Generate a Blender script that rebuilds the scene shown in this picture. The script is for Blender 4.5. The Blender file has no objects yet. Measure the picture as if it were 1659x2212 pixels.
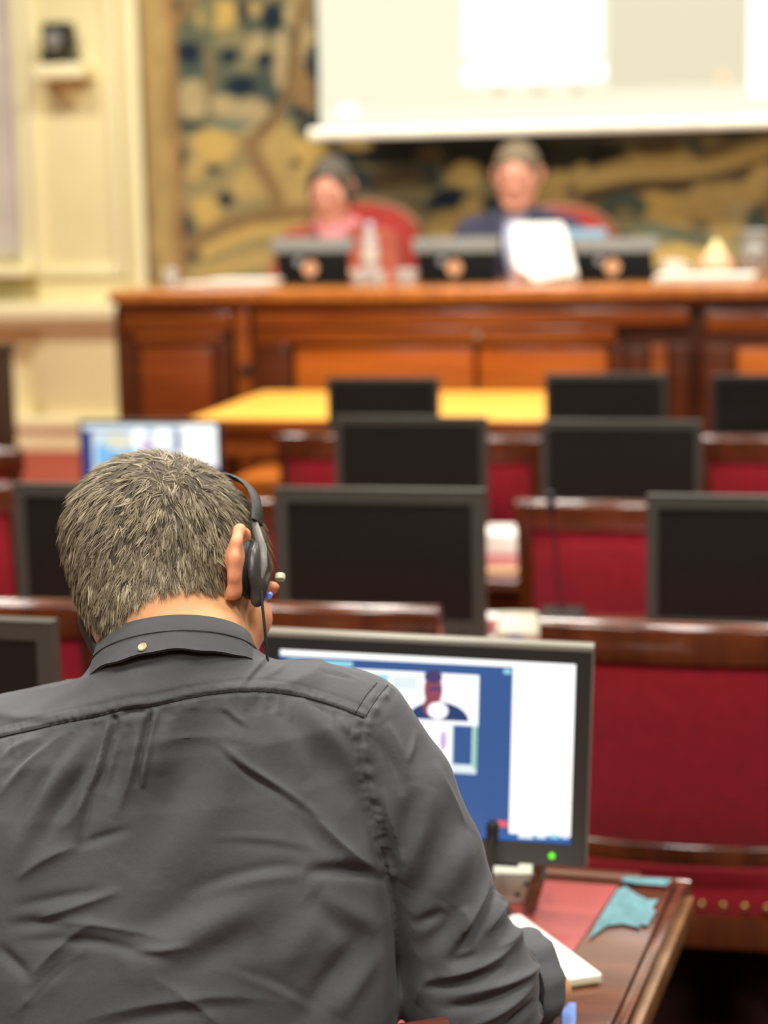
import bpy, bmesh, math, random
import numpy as np
from mathutils import Vector, Matrix, noise
from mathutils.bvhtree import BVHTree

# ------------------------------------------------------------------ camera
W, H = 1659, 2212
FPX = 4000.0                       # focal length in pixels of the 1659 x 2212 frame
TH = math.radians(12.0)            # the camera looks 12 degrees left of the room's long axis
PITCH = math.atan(658.0 / FPX)
ROLL = 0.020
CAM = Vector((0, 0, 1.71))
FH = Vector((-math.sin(TH), math.cos(TH), 0))
R0 = Vector((math.cos(TH), math.sin(TH), 0))
F = FH * math.cos(PITCH) + Vector((0, 0, -math.sin(PITCH)))
U0 = R0.cross(F)
RC = R0 * math.cos(ROLL) - U0 * math.sin(ROLL)
UC = R0 * math.sin(ROLL) + U0 * math.cos(ROLL)

scene = bpy.context.scene
COL = scene.collection
cd = bpy.data.cameras.new('camera')
cam = bpy.data.objects.new('camera', cd)
COL.objects.link(cam)
m = Matrix.Identity(4)
for i in range(3):
    m[i][0] = RC[i]; m[i][1] = UC[i]; m[i][2] = -F[i]; m[i][3] = CAM[i]
cam.matrix_world = m
cd.sensor_fit = 'HORIZONTAL'
cd.sensor_width = 36.0
cd.lens = 36.0 * FPX / W
cd.clip_start = 0.05
cd.dof.use_dof = True
cd.dof.focus_distance = 1.74
cd.dof.aperture_fstop = 4.6
scene.camera = cam

# ------------------------------------------------------------------ world, lights, exposure
world = bpy.data.worlds.new('world'); scene.world = world
world.use_nodes = True
bg = world.node_tree.nodes['Background']
bg.inputs[0].default_value = (1.0, 0.93, 0.8, 1); bg.inputs[1].default_value = 0.05

def area(name, loc, rot, sx, sy, power, col):
    l = bpy.data.lights.new(name, 'AREA'); l.shape = 'RECTANGLE'; l.size = sx; l.size_y = sy
    l.energy = power; l.color = col
    o = bpy.data.objects.new(name, l); o.location = loc; o.rotation_euler = rot; COL.objects.link(o)
    return o
def bulb(name, loc, power, r, col):
    l = bpy.data.lights.new(name, 'POINT'); l.energy = power; l.shadow_soft_size = r; l.color = col
    o = bpy.data.objects.new(name, l); o.location = loc; COL.objects.link(o)
    return o
WARM = (1.0, 0.86, 0.66)
NEUT = (1.0, 0.95, 0.88)
for lx in (-2.4, -0.4, 1.6):
    for ly, lp in ((-2.4, 50), (0.2, 84), (2.8, 72)):
        area('ceiling_panel', (lx, ly, 4.5), (0, 0, 0), 0.7, 0.7, lp, NEUT)
for lx in (-3.4, -1.4, 0.6, 2.6):
    area('ceiling_panel', (lx, 6.3, 4.5), (0, 0, 0), 0.6, 0.6, 88, (1.0, 0.96, 0.88))
scene.view_settings.view_transform = 'Standard'
scene.view_settings.look = 'None'
scene.view_settings.gamma = 1.0
scene.view_settings.use_curve_mapping = False
scene.view_settings.exposure = 0.12

# ------------------------------------------------------------------ where things stand
def ray(px, py):
    return F + RC * ((px - 829.5) / FPX) + UC * ((1106.0 - py) / FPX)
def atY(px, py, Y):
    r = ray(px, py); return CAM + r * ((Y - CAM.y) / r.y)
def atz(px, py, z):
    r = ray(px, py); return CAM + r * ((z - CAM.z) / r.z)
def atD(px, py, D):
    r = ray(px, py); return CAM + r * (D / r.dot(FH))
def XY(px, Y, py=900):
    return atY(px, py, Y).x

# ------------------------------------------------------------------ materials
def lin(c):
    return tuple(((v / 255.0) / 12.92 if v / 255.0 <= 0.04045 else ((v / 255.0 + 0.055) / 1.055) ** 2.4) for v in c)
MATS = {}
def mat(name, rgb, rough=0.5, metal=0.0, var=0.12, scale=(8, 8, 8), bump=0.0, bscale=120, rgb2=None, spec=0.5,
        emit=0.0, alpha=1.0, trans=0.0, sheen=0.0, coat=0.0, coord='Object'):
    if name in MATS: return MATS[name]
    m = bpy.data.materials.new(name); m.use_nodes = True
    nt = m.node_tree; b = nt.nodes['Principled BSDF']
    c1 = lin(rgb); c2 = lin(rgb2) if rgb2 else tuple(v * (1 - var) for v in c1)
    if not rgb2: c1 = tuple(min(1, v * (1 + var * 0.5)) for v in c1)
    tc = nt.nodes.new('ShaderNodeTexCoord'); mp = nt.nodes.new('ShaderNodeMapping')
    mp.inputs['Scale'].default_value = scale
    nt.links.new(tc.outputs[coord], mp.inputs[0])
    nz = nt.nodes.new('ShaderNodeTexNoise'); nz.inputs['Scale'].default_value = 1.0; nz.inputs['Detail'].default_value = 5
    nt.links.new(mp.outputs[0], nz.inputs['Vector'])
    rp = nt.nodes.new('ShaderNodeValToRGB')
    rp.color_ramp.elements[0].position = 0.3; rp.color_ramp.elements[1].position = 0.7
    rp.color_ramp.elements[0].color = (*c2, 1); rp.color_ramp.elements[1].color = (*c1, 1)
    nt.links.new(nz.outputs[0], rp.inputs[0])
    nt.links.new(rp.outputs[0], b.inputs['Base Color'])
    b.inputs['Roughness'].default_value = rough; b.inputs['Metallic'].default_value = metal
    b.inputs['Specular IOR Level'].default_value = spec
    if sheen: b.inputs['Sheen Weight'].default_value = sheen
    if coat:
        b.inputs['Coat Weight'].default_value = coat; b.inputs['Coat Roughness'].default_value = 0.07
    if emit:
        nt.links.new(rp.outputs[0], b.inputs['Emission Color']); b.inputs['Emission Strength'].default_value = emit
    if trans: b.inputs['Transmission Weight'].default_value = trans; b.inputs['IOR'].default_value = 1.3
    if bump:
        n2 = nt.nodes.new('ShaderNodeTexNoise'); n2.inputs['Scale'].default_value = bscale; n2.inputs['Detail'].default_value = 3
        nt.links.new(tc.outputs[coord], n2.inputs['Vector'])
        bp = nt.nodes.new('ShaderNodeBump'); bp.inputs['Strength'].default_value = bump; bp.inputs['Distance'].default_value = 0.002
        nt.links.new(n2.outputs[0], bp.inputs['Height']); nt.links.new(bp.outputs[0], b.inputs['Normal'])
    MATS[name] = m
    return m
def glow(name, rgb, strength=1.0):
    if name in MATS: return MATS[name]
    m = mat(name, rgb, rough=0.4, var=0.02, spec=0.3)
    b = m.node_tree.nodes['Principled BSDF']
    c = lin(rgb)
    b.inputs['Base Color'].default_value = (0.02, 0.02, 0.02, 1)
    for l in list(m.node_tree.links):
        if l.to_socket == b.inputs['Base Color']: m.node_tree.links.remove(l)
    b.inputs['Emission Color'].default_value = (*c, 1); b.inputs['Emission Strength'].default_value = strength
    return m
def wood(name, a, b, rough=0.28, s=(3, 3, 30), coat=0.3):
    return mat(name, a, rough=rough, rgb2=b, scale=s, coat=coat, bump=0.04, bscale=60)

CREAM = mat('cream_plaster', (238, 224, 168), 0.75, scale=(2, 2, 2), var=0.07)
CREAM2 = mat('cream_moulding', (246, 236, 186), 0.6, scale=(2, 2, 2), var=0.05)
SAGE = mat('sage_paint', (214, 210, 160), 0.7, var=0.06)
LILAC = mat('lilac_grey_cloth', (206, 196, 182), 0.9, scale=(3, 3, 6), var=0.15)
CARPET = mat('red_carpet', (176, 74, 52), 0.95, scale=(30, 30, 30), bump=0.4, bscale=300)
DARKCARPET = mat('dark_carpet', (62, 22, 20), 0.95, scale=(30, 30, 30), bump=0.4, bscale=300)
ROST_OR = wood('rostrum_orange_wood', (198, 110, 38), (172, 88, 26), 0.22)
ROST_MID = wood('rostrum_brown_wood', (156, 84, 32), (126, 64, 24), 0.2)
ROST_DK = wood('rostrum_dark_wood', (98, 48, 22), (72, 34, 16), 0.22)
ROST_TOP = wood('rostrum_top_wood', (192, 122, 56), (168, 100, 42), 0.22, s=(30, 3, 3))
CHAIRWOOD = wood('chair_mahogany', (100, 48, 20), (64, 28, 12), 0.22, s=(20, 20, 4), coat=.8)
DESKWOOD = wood('desk_mahogany', (112, 68, 48), (82, 46, 34), 0.18, s=(4, 24, 4), coat=0.5)
DESKEDGE = wood('desk_edge_wood', (150, 112, 74), (120, 84, 52), 0.3, s=(4, 24, 4))
RED = mat('red_velvet', (142, 22, 36), 0.85, scale=(40, 40, 40), var=0.12, bump=0.15, bscale=500, sheen=0.15, spec=0.2)
LEATHER = mat('red_leather', (166, 78, 76), 0.33, scale=(6, 6, 6), var=0.1, bump=0.06, bscale=260)
BRASS = mat('brass', (214, 180, 110), 0.25, metal=0.9, var=0.05)
BLACK = mat('black_plastic', (22, 22, 22), 0.45, var=0.1)
BEZEL = mat('monitor_bezel', (64, 63, 57), 0.35, var=0.05)
BEZELD = mat('monitor_bezel_dark', (40, 41, 42), 0.35, var=0.05)
BEZELT = mat('monitor_edge_silver', (150, 148, 136), 0.3, metal=0.3, var=0.05)
OFFSCR = mat('screen_off', (27, 26, 23), 0.32, var=0.05, scale=(2, 2, 2), spec=0.4)
YELLOW = mat('yellow_leather_top', (240, 176, 66), 0.55, var=0.05, scale=(3, 3, 3))
WHITEP = mat('white_paper', (244, 242, 230), 0.8, var=0.03)
SOCKET = mat('socket_grey', (206, 207, 188), 0.45, var=0.05)
BEIGEP = mat('beige_plastic', (184, 178, 156), 0.4, var=0.05)

# ------------------------------------------------------------------ mesh helpers
class MB:
    def __init__(s): s.v = []; s.f = []
    def add(s, v, f):
        o = len(s.v); s.v += [tuple(p) for p in v]; s.f += [tuple(i + o for i in q) for q in f]; return s
    def box(s, lo, hi):
        (a, b, c), (d, e, g) = lo, hi
        return s.add([(a, b, c), (d, b, c), (d, e, c), (a, e, c), (a, b, g), (d, b, g), (d, e, g), (a, e, g)],
                     [(3, 2, 1, 0), (4, 5, 6, 7), (0, 1, 5, 4), (1, 2, 6, 5), (2, 3, 7, 6), (3, 0, 4, 7)])
    def prism(s, poly, z0, z1):
        n = len(poly)
        return s.add([(x, y, z0) for x, y in poly] + [(x, y, z1) for x, y in poly],
                     [tuple(range(n - 1, -1, -1)), tuple(range(n, 2 * n))] + [(i, (i + 1) % n, n + (i + 1) % n, n + i) for i in range(n)])
    def lathe(s, prof, n=20, c=(0, 0, 0), close=True):
        v = []; f = []
        for r, z in prof:
            for k in range(n):
                a = 2 * math.pi * k / n; v.append((c[0] + r * math.cos(a), c[1] + r * math.sin(a), c[2] + z))
        for i in range(len(prof) - 1):
            for k in range(n):
                k2 = (k + 1) % n; f.append((i * n + k, i * n + k2, (i + 1) * n + k2, (i + 1) * n + k))
        if close:
            f.append(tuple(range(n - 1, -1, -1))); f.append(tuple((len(prof) - 1) * n + k for k in range(n)))
        return s.add(v, f)
    def tube(s, pts, r, n=8, flat=1.0, up=None):
        pts = [Vector(p) for p in pts]; v = []; f = []
        rs = r if isinstance(r, (list, tuple)) else [r] * len(pts)
        prev = None
        for i, p in enumerate(pts):
            t = (pts[min(i + 1, len(pts) - 1)] - pts[max(i - 1, 0)]).normalized()
            ref = Vector(up) if up else (prev if prev else (Vector((0, 0, 1)) if abs(t.z) < 0.9 else Vector((1, 0, 0))))
            u = (ref - t * ref.dot(t)).normalized(); w = t.cross(u); prev = u
            for k in range(n):
                a = 2 * math.pi * k / n
                v.append(p + u * (rs[i] * math.cos(a)) + w * (rs[i] * flat * math.sin(a)))
        for i in range(len(pts) - 1):
            for k in range(n):
                k2 = (k + 1) % n; f.append((i * n + k, i * n + k2, (i + 1) * n + k2, (i + 1) * n + k))
        f.append(tuple(range(n - 1, -1, -1))); f.append(tuple((len(pts) - 1) * n + k for k in range(n)))
        return s.add(v, f)
    def mesh(s, name, bevel=0.0, seg=2):
        me = bpy.data.meshes.new(name); me.from_pydata(s.v, [], s.f)
        bm = bmesh.new(); bm.from_mesh(me)
        bmesh.ops.recalc_face_normals(bm, faces=bm.faces)
        if bevel:
            ed = [e for e in bm.edges if len(e.link_faces) == 2 and e.calc_face_angle(0) > 0.6]
            bmesh.ops.bevel(bm, geom=ed, offset=bevel, segments=seg, affect='EDGES', profile=0.6, clamp_overlap=True)
        bm.to_mesh(me); bm.free()
        return me
def smooth(me, ang=40):
    me.polygons.foreach_set('use_smooth', [True] * len(me.polygons))
    try: me.set_sharp_from_angle(angle=math.radians(ang))
    except Exception: pass
def obj(name, me, material, parent=None, loc=None, rz=0.0, ang=40):
    if isinstance(me, MB): me = me.mesh(name)
    smooth(me, ang)
    if material and not me.materials: me.materials.append(material)
    o = bpy.data.objects.new(name, me); COL.objects.link(o)
    if parent: o.parent = parent
    if loc is not None: o.location = loc
    if rz: o.rotation_euler = (0, 0, rz)
    return o
def bx(name, lo, hi, material, parent=None, bevel=0.004, seg=2):
    return obj(name, MB().box(lo, hi).mesh(name, bevel, seg), material, parent)
def tag(o, label, cat, group=None):
    o['label'] = label; o['category'] = cat
    if group: o['group'] = group
    return o
def thing(name, label, cat, loc=(0, 0, 0), rz=0.0, group=None):
    o = bpy.data.objects.new(name, None); COL.objects.link(o); o.empty_display_size = 0.1
    o.location = loc; o.rotation_euler = (0, 0, rz)
    return tag(o, label, cat, group)
def struct(o):
    o['kind'] = 'structure'; return o
def copy_tree(o, parent=None):
    c = o.copy(); COL.objects.link(c); c.parent = parent
    for ch in [k for k in bpy.data.objects if k.parent == o]: copy_tree(ch, c)
    return c
# ------------------------------------------------------------------ the room
PANELLING = mat('oak_panelling', (104, 76, 52), .6, scale=(3, 3, 1))
XL, XR, YB, YW, ZC = -5.6, 5.6, -3.2, 8.9, 4.6
PLAT, PLAT2, STEP = 0.52, 0.64, 0.27
struct(bx('floor', (XL, YB, -0.1), (XR, YW, 0.0), DARKCARPET, None, 0))
struct(bx('ceiling', (XL, YB, ZC), (XR, YW + 0.2, ZC + 0.1), mat('ceiling_oak', (132, 118, 98), .8), None, 0))
struct(bx('wall_left', (XL - 0.2, YB, 0), (XL, YW + 0.2, ZC), PANELLING, None, 0))
struct(bx('wall_right', (XR, YB, 0), (XR + 0.2, YW + 0.2, ZC), PANELLING, None, 0))
struct(bx('wall_rear', (XL, YB - 0.2, 0), (XR, YB, ZC), PANELLING, None, 0))
wallf = struct(bx('wall_front', (XL, YW, 0), (XR, YW + 0.2, ZC), CREAM, None, 0))
xr0 = XY(252, 6.88, 800)                      # left end of the rostrum
struct(bx('floor_platform', (XL, 6.62, 0.0), (XR, YW, PLAT), CARPET, None, 0.01))
struct(bx('floor_dais', (xr0 + 0.05, 7.35, PLAT), (XR, YW, PLAT2), CARPET, None, 0.005))
struct(bx('floor_step', (-2.6, 5.72, 0.0), (XR, 6.62, STEP), CARPET, None, 0.01))

# cream pilaster, dado and panels left of the tapestry (parts of the front wall)
def wrect(px0, px1, py0, py1, Y):
    cx = 0.5 * (px0 + px1); cy = 0.5 * (py0 + py1)
    return XY(px0, Y, cy), XY(px1, Y, cy), atY(cx, py1, Y).z, atY(cx, py0, Y).z
def wpart(name, px0, px1, py0, py1, Y0, Y1, m, parent=None, bevel=0.006):
    a, b, c, d = wrect(px0, px1, py0, py1, Y0)
    return bx(name, (a, Y0, c), (b, Y1, d), m, parent, bevel)
zdado0 = atY(150, 697, 8.74).z; zdado1 = atY(150, 652, 8.74).z
zbase1 = atY(150, 915, 8.76).z
xp0, xp1 = XY(62, 8.8, 300), XY(258, 8.8, 300)
bx('pilaster', (xp0, 8.82, PLAT), (xp1, YW, ZC), CREAM, wallf, 0.008)
bx('pilaster_moulding', (xp0 + 0.0, 8.795, zdado1 + 0.12), (xp0 + 0.05, 8.83, ZC), CREAM2, wallf, 0.01)
bx('pilaster_moulding', (xp1 - 0.05, 8.795, zdado1 + 0.12), (xp1, 8.83, ZC), CREAM2, wallf, 0.01)
bx('pilaster_moulding', (xp0 + .05, 8.795, zdado1 + 0.12), (xp1 - .05, 8.83, zdado1 + 0.17), CREAM2, wallf, 0.01)
xf0, xf1 = XY(262, 8.82, 300), XY(304, 8.82, 300)
bx('frame_moulding', (xf0, 8.83, zdado1), (xf1, YW, ZC), CREAM2, wallf, 0.015)
bx('frame_moulding', (xf0 + .03, 8.80, zdado1), (xf0 + .055, 8.84, ZC), CREAM2, wallf, 0.01)
bx('dado_rail', (XL, 8.72, zdado0 + 0.02), (xf1, YW, zdado1), CREAM2, wallf, 0.02)
bx('dado_rail', (XL, 8.76, zdado0 - 0.03), (xf1, YW, zdado0 + 0.03), CREAM2, wallf, 0.015)
bx('skirting', (XL, 8.80, PLAT), (xf1, YW, zbase1 - 0.02), CREAM2, wallf, 0.006)
bx('skirting', (XL, 8.77, zbase1 - 0.03), (xf1, YW, zbase1 + 0.03), CREAM2, wallf, 0.012)
for a, b in ((62, 150), (165, 250)):
    x0, x1 = XY(a, 8.8, 800), XY(b, 8.8, 800)
    bx('wainscot_panel', (x0, 8.85, zbase1 + 0.08), (x1, YW, zdado0 - 0.09), CREAM, wallf, 0.015)
# window bay at the far left: sill, cloth blind, sage apron
xw = XY(42, 8.85, 300)
win = struct(bx('window_1', (XL + 0.4, 8.86, zdado1 + 0.22), (xw, YW + 0.02, ZC - 0.3), LILAC, None, 0.004))
zs = atY(20, 598, 8.75)
bx('window_sill', (XL + 0.3, 8.70, zs.z), (XY(55, 8.72, 580), YW, zs.z + 0.055), CREAM2, win, 0.015)
bx('window_frame', (xw - 0.01, 8.82, zs.z), (xw + 0.06, YW, ZC - 0.25), CREAM2, win, 0.012)
bx('apron_panel', (XL + 0.4, 8.87, zdado1 + 0.03), (XY(35, 8.85, 630), YW, zs.z - 0.02), SAGE, wallf, 0.006)
bx('apron_panel', (XL + 0.4, 8.87, zbase1 + 0.5), (XY(35, 8.85, 740), YW, zdado0 - 0.04), SAGE, wallf, 0.006)

# ------------------------------------------------------------------ tapestry: woven picture, colour per knot
def tapestry():
    Y = 8.82
    x0 = XY(312, Y, 300); x1 = 3.3
    z0 = atY(400, 650, Y).z; z1 = 3.3
    nx, nz = 380, 230
    xs = np.linspace(x0, x1, nx); zs_ = np.linspace(z0, z1, nz)
    # pixel position of the flat cloth's knots as they hang (used only to lay out the woven motif in metres)
    def uv(px, py):
        p = atY(px, py, Y); return p.x, p.z
    X, Z = np.meshgrid(xs, zs_)
    rng = np.random.RandomState(4)
    def fbm(sx, sz, seed):
        out = np.zeros_like(X); amp = 1
        for o in range(4):
            r = np.random.RandomState(seed + o)
            g = r.rand(96, 96); gx = (X - x0) * sx * 2 ** o; gz = (Z - z0) * sz * 2 ** o
            ix = np.floor(gx).astype(int); iz = np.floor(gz).astype(int); fx = gx - ix; fz = gz - iz
            fx = fx * fx * (3 - 2 * fx); fz = fz * fz * (3 - 2 * fz)
            a = g[ix % 96, iz % 96]; b = g[(ix + 1) % 96, iz % 96]; c = g[ix % 96, (iz + 1) % 96]; d = g[(ix + 1) % 96, (iz + 1) % 96]
            out += amp * ((a * (1 - fx) + b * fx) * (1 - fz) + (c * (1 - fx) + d * fx) * fz); amp *= 0.5
        return out / 1.9
    PAL = dict(o=(184, 158, 98), g=(198, 168, 96), t=(178, 160, 116), l=(134, 126, 90), n=(34, 46, 56), k=(38, 38, 34),
               b=(142, 114, 76), d=(82, 68, 50), v=(80, 92, 80), r=(150, 104, 62), s=(112, 124, 106))
    img = np.zeros(X.shape + (3,)) + np.array(PAL['l'])
    f1 = fbm(3, 3, 10); f2 = fbm(7, 7, 40); f3 = fbm(5, 2.5, 70)
    def mix(mask, c, a=1.0):
        mk = np.clip(mask * a, 0, 1)[..., None]
        img[:] = img * (1 - mk) + np.array(PAL[c]) * mk
    sm = lambda v, a, b: np.clip((v - a) / (b - a), 0, 1)
    mix(sm(f1, 0.5, 0.6), 'o', 0.8); mix(sm(f2, 0.55, 0.65), 'n', 0.8); mix(sm(f3, 0.6, 0.7), 'b', 0.7)
    def blob(px, py, rx, ry, c, a=1.0, rot=0):
        cx, cz = uv(px, py); ax = uv(px + rx, py)[0] - cx; az = cz - uv(px, py + ry)[1]
        dx, dz = X - cx, Z - cz
        cr, sr = math.cos(math.radians(rot)), math.sin(math.radians(rot))
        u = (dx * cr + dz * sr) / ax; v = (-dx * sr + dz * cr) / az
        q = np.sqrt(u * u + v * v) + (f2 - 0.5) * 0.9
        mix(1 - sm(q, 0.8, 1.15), c, a)
    def streak(pts, wpx, c, a=1.0):
        q = [uv(*p) for p in pts]; w = wpx * 9.0 / FPX; best = np.full(X.shape, 9.0)
        for (ax, az), (bx_, bz) in zip(q[:-1], q[1:]):
            ex, ez = bx_ - ax, bz - az
            t = np.clip(((X - ax) * ex + (Z - az) * ez) / (ex * ex + ez * ez), 0, 1)
            best = np.minimum(best, np.hypot(X - ax - t * ex, Z - az - t * ez))
        mix(1 - sm(best + (f2 - .5) * w * 0.6, w * 0.7, w * 1.2), c, a)
    # woodland at the left
    blob(520, 150, 190, 170, 'v', .7); blob(560, 420, 200, 150, 'o', .8); blob(480, 440, 120, 170, 'l', .6)
    for b_ in ((470, 35, 45, 34, 'g'), (555, 100, 30, 34, 't'), (500, 85, 40, 25, 'l'), (417, 215, 28, 42, 't'), (482, 225, 28, 26, 't'),
               (545, 245, 45, 40, 't'), (464, 315, 48, 35, 'g'), (415, 370, 25, 28, 'o'), (535, 400, 36, 32, 'o'), (443, 455, 28, 36, 'g'),
               (605, 105, 20, 55, 't'), (610, 170, 22, 40, 't'), (660, 80, 24, 45, 't'), (655, 200, 30, 60, 'b'), (660, 330, 60, 50, 'g'), (600, 330, 45, 55, 'o'),
               (640, 420, 60, 50, 'o'), (545, 20, 22, 20, 'o'), (630, 30, 22, 30, 't'), (410, 150, 28, 18, 'v'), (530, 140, 26, 20, 'l'),
               (400, 112, 26, 22, 'n'), (495, 120, 20, 18, 'n'), (572, 128, 22, 20, 'n'), (520, 186, 40, 24, 'n'), (412, 270, 30, 8, 'n'),
               (648, 243, 18, 14, 'n'), (590, 40, 28, 34, 'n'), (525, 25, 14, 26, 'n'), (485, 430, 18, 14, 'n'), (460, 366, 16, 8, 'n'),
               (640, 352, 16, 10, 'n'), (684, 135, 18, 40, 'n'), (370, 12, 18, 18, 'n'), (495, 268, 44, 10, 's'), (400, 500, 22, 40, 'n', .6),
               (420, 540, 40, 25, 'd', .7), (450, 30, 14, 50, 'v', .6)):
        blob(*b_)
    streak([(410, 0), (385, 40), (360, 70)], 12, 'b'); streak([(655, 0), (640, 100), (625, 190), (590, 260), (545, 305)], 13, 'b')
    streak([(650, 20), (633, 120), (618, 195), (585, 255), (560, 285)], 4, 'd')
    streak([(540, 310), (560, 360), (600, 420), (590, 470)], 16, 'b'); streak([(400, 530), (480, 490), (560, 468), (680, 455)], 16, 'b')
    streak([(440, 545), (540, 500), (660, 490)], 15, 'g'); streak([(430, 590), (560, 560), (700, 560)], 20, 'o')
    streak([(448, 100), (452, 180), (452, 250)], 5, 'b')
    # dark blobs under the screen put its shadow into the colour, with foliage between
    blob(930, 300, 240, 60, 'k'); blob(1060, 330, 120, 60, 'k'); blob(1240, 320, 120, 50, 'k', .9); blob(1480, 285, 260, 26, 'd', .9)
    blob(760, 312, 40, 14, 'o'); blob(932, 336, 34, 28, 'd'); blob(860, 390, 85, 32, 'd'); blob(880, 420, 60, 24, 'l', .7)
    blob(1008, 380, 38, 32, 'o'); blob(968, 430, 42, 24, 'n'); blob(960, 480, 60, 26, 'o'); blob(1020, 450, 26, 24, 'o'); blob(860, 470, 80, 30, 'l')
    blob(1210, 395, 26, 26, 'o'); blob(1260, 385, 28, 38, 'o'); blob(1300, 345, 34, 34, 'k'); blob(1190, 430, 44, 20, 'o', .8)
    blob(1560, 335, 70, 20, 'd'); blob(1420, 310, 60, 28, 'd'); blob(1590, 278, 30, 16, 'k')
    # meadow and fallen trunk at the right
    streak([(1290, 385), (1340, 372), (1420, 360), (1520, 365), (1700, 325)], 24, 'o'); streak([(1270, 425), (1360, 405), (1480, 398), (1560, 385), (1680, 350)], 13, 'd')
    blob(1450, 450, 110, 40, 'g'); blob(1540, 440, 100, 50, 'o'); blob(1645, 400, 34, 44, 'o'); blob(1340, 450, 50, 36, 'v'); blob(1345, 475, 26, 26, 'l')
    streak([(1385, 485), (1460, 505), (1540, 520)], 12, 's'); streak([(1460, 508), (1540, 520)], 7, 'v')
    blob(1460, 555, 90, 24, 'g'); blob(1600, 470, 30, 30, 't'); blob(1640, 480, 26, 40, 'v'); blob(1700, 440, 60, 60, 'b'); blob(1560, 500, 30, 20, 'o')
    blob(1000, 520, 90, 30, 'o'); blob(1330, 550, 60, 30, 'o', .7)
    # woven border
    bxr = uv(384, 300)[0]
    border = X < bxr
    bc = np.array((164, 138, 88)) * 1.0 + (f2[..., None] - .5) * np.array([70, 60, 40])
    img[border] = bc[border]
    mid = np.exp(-((X - uv(345, 300)[0]) / 0.035) ** 2) * border
    mix(mid * sm(f3, .35, .6), 'o', .9)
    mix(np.exp(-((X - bxr + 0.012) / 0.014) ** 2), 'r', .8)
    img = np.clip(img * (0.93 + 0.14 * rng.rand(*X.shape)[..., None]), 0, 255)
    li = np.where(img / 255 <= .04045, img / 255 / 12.92, ((img / 255 + .055) / 1.055) ** 2.4)
    yy = Y + 0.012 * np.sin((X - x0) * 5.0)
    v = np.stack([X, yy, Z], -1).reshape(-1, 3)
    idx = np.arange(nx * nz).reshape(nz, nx)
    q = np.stack([idx[:-1, :-1], idx[:-1, 1:], idx[1:, 1:], idx[1:, :-1]], -1).reshape(-1, 4)
    me = bpy.data.meshes.new('weave'); me.from_pydata(v.tolist(), [], q.tolist())
    ca = me.color_attributes.new('weave', 'FLOAT_COLOR', 'POINT')
    ca.data.foreach_set('color', np.concatenate([li.reshape(-1, 3), np.ones((nx * nz, 1))], 1).astype(np.float32).ravel())
    mt = bpy.data.materials.new('tapestry_wool'); mt.use_nodes = True
    nt = mt.node_tree; bs = nt.nodes['Principled BSDF']; bs.inputs['Roughness'].default_value = 0.95; bs.inputs['Specular IOR Level'].default_value = 0.1
    at = nt.nodes.new('ShaderNodeAttribute'); at.attribute_name = 'weave'
    nt.links.new(at.outputs['Color'], bs.inputs['Base Color'])
    t = thing('tapestry', 'large woven woodland tapestry in ochre and dark blue on the front wall', 'tapestry', (0, 0, 0))
    o = obj('weave', me, mt, t)
    md = o.modifiers.new('thick', 'SOLIDIFY'); md.thickness = 0.02; md.offset = -1
    bx('hanging_rod', (x0 - 0.05, 8.80, z1), (x1 + .05, 8.86, z1 + 0.04), BRASS, t, 0.01)
tapestry()

# ------------------------------------------------------------------ projection screen
def projection_screen():
    Y = 8.45
    t = thing('projection_screen', 'wide white projection screen hanging in front of the tapestry', 'screen')
    pa = atY(692, 268, Y); pb = atY(1659, 268, Y)
    x0, x1 = pa.x, 3.2
    zb = atY(1180, 275, Y).z
    zt = 4.1
    cloth = bx('screen_cloth', (x0, Y, zb), (x1, Y + 0.006, zt), glow('projector_cream', (250, 243, 214), .94), t, 0)
    rod = MB().tube([(atY(668, 282, Y - .01).x, Y, zb), (x1 + 0.08, Y, zb)], 0.027, 14)
    obj('bottom_bar', rod.mesh('bottom_bar'), mat('screen_bar_white', (246, 240, 214), .4, emit=0.45), t)
    bx('top_case', (x0 - .1, Y - .06, zt), (x1 + .1, Y + .08, zt + .14), WHITEP, t, .02)
    def img(name, a, b, c, d, m, off=0.002):
        p, q = atY(a, (c + d) / 2, Y), atY(b, (c + d) / 2, Y)
        z0_, z1_ = atY((a + b) / 2, d, Y).z, atY((a + b) / 2, c, Y).z
        bx(name, (p.x, Y - off, z0_), (q.x, Y - 0.0005, z1_), m, cloth, 0)
    WH = glow('projector_white', (255, 255, 252), 1.5); PALE = glow('projector_pale', (254, 252, 226), .95); TAN = glow('projector_tan', (238, 228, 196), 0.86)
    img('projected_window', 1000, 1300, -250, 120, WH, .0030); img('projected_window', 1045, 1270, 100, 160, WH, .0035); img('projected_window', 1000, 1308, 140, 178, WH, .0032)
    img('projected_window', 1620, 2000, -250, 200, WH, .0030)
    img('projected_panel', 1315, 1615, -250, 185, TAN, .0022)
    img('projected_taskbar', 700, 2000, 216, 250, PALE, .0026)
    img('projected_icon', 735, 768, 226, 250, WH, .0034); img('projected_icon', 1545, 1580, 150, 185, glow('projector_peach', (250, 220, 180), 1), .0034)
    for k in range(6):
        img('projected_icon', 1025 + k * 42, 1048 + k * 42, 186, 205, TAN if k % 2 else PALE, .0036)
projection_screen()

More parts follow.
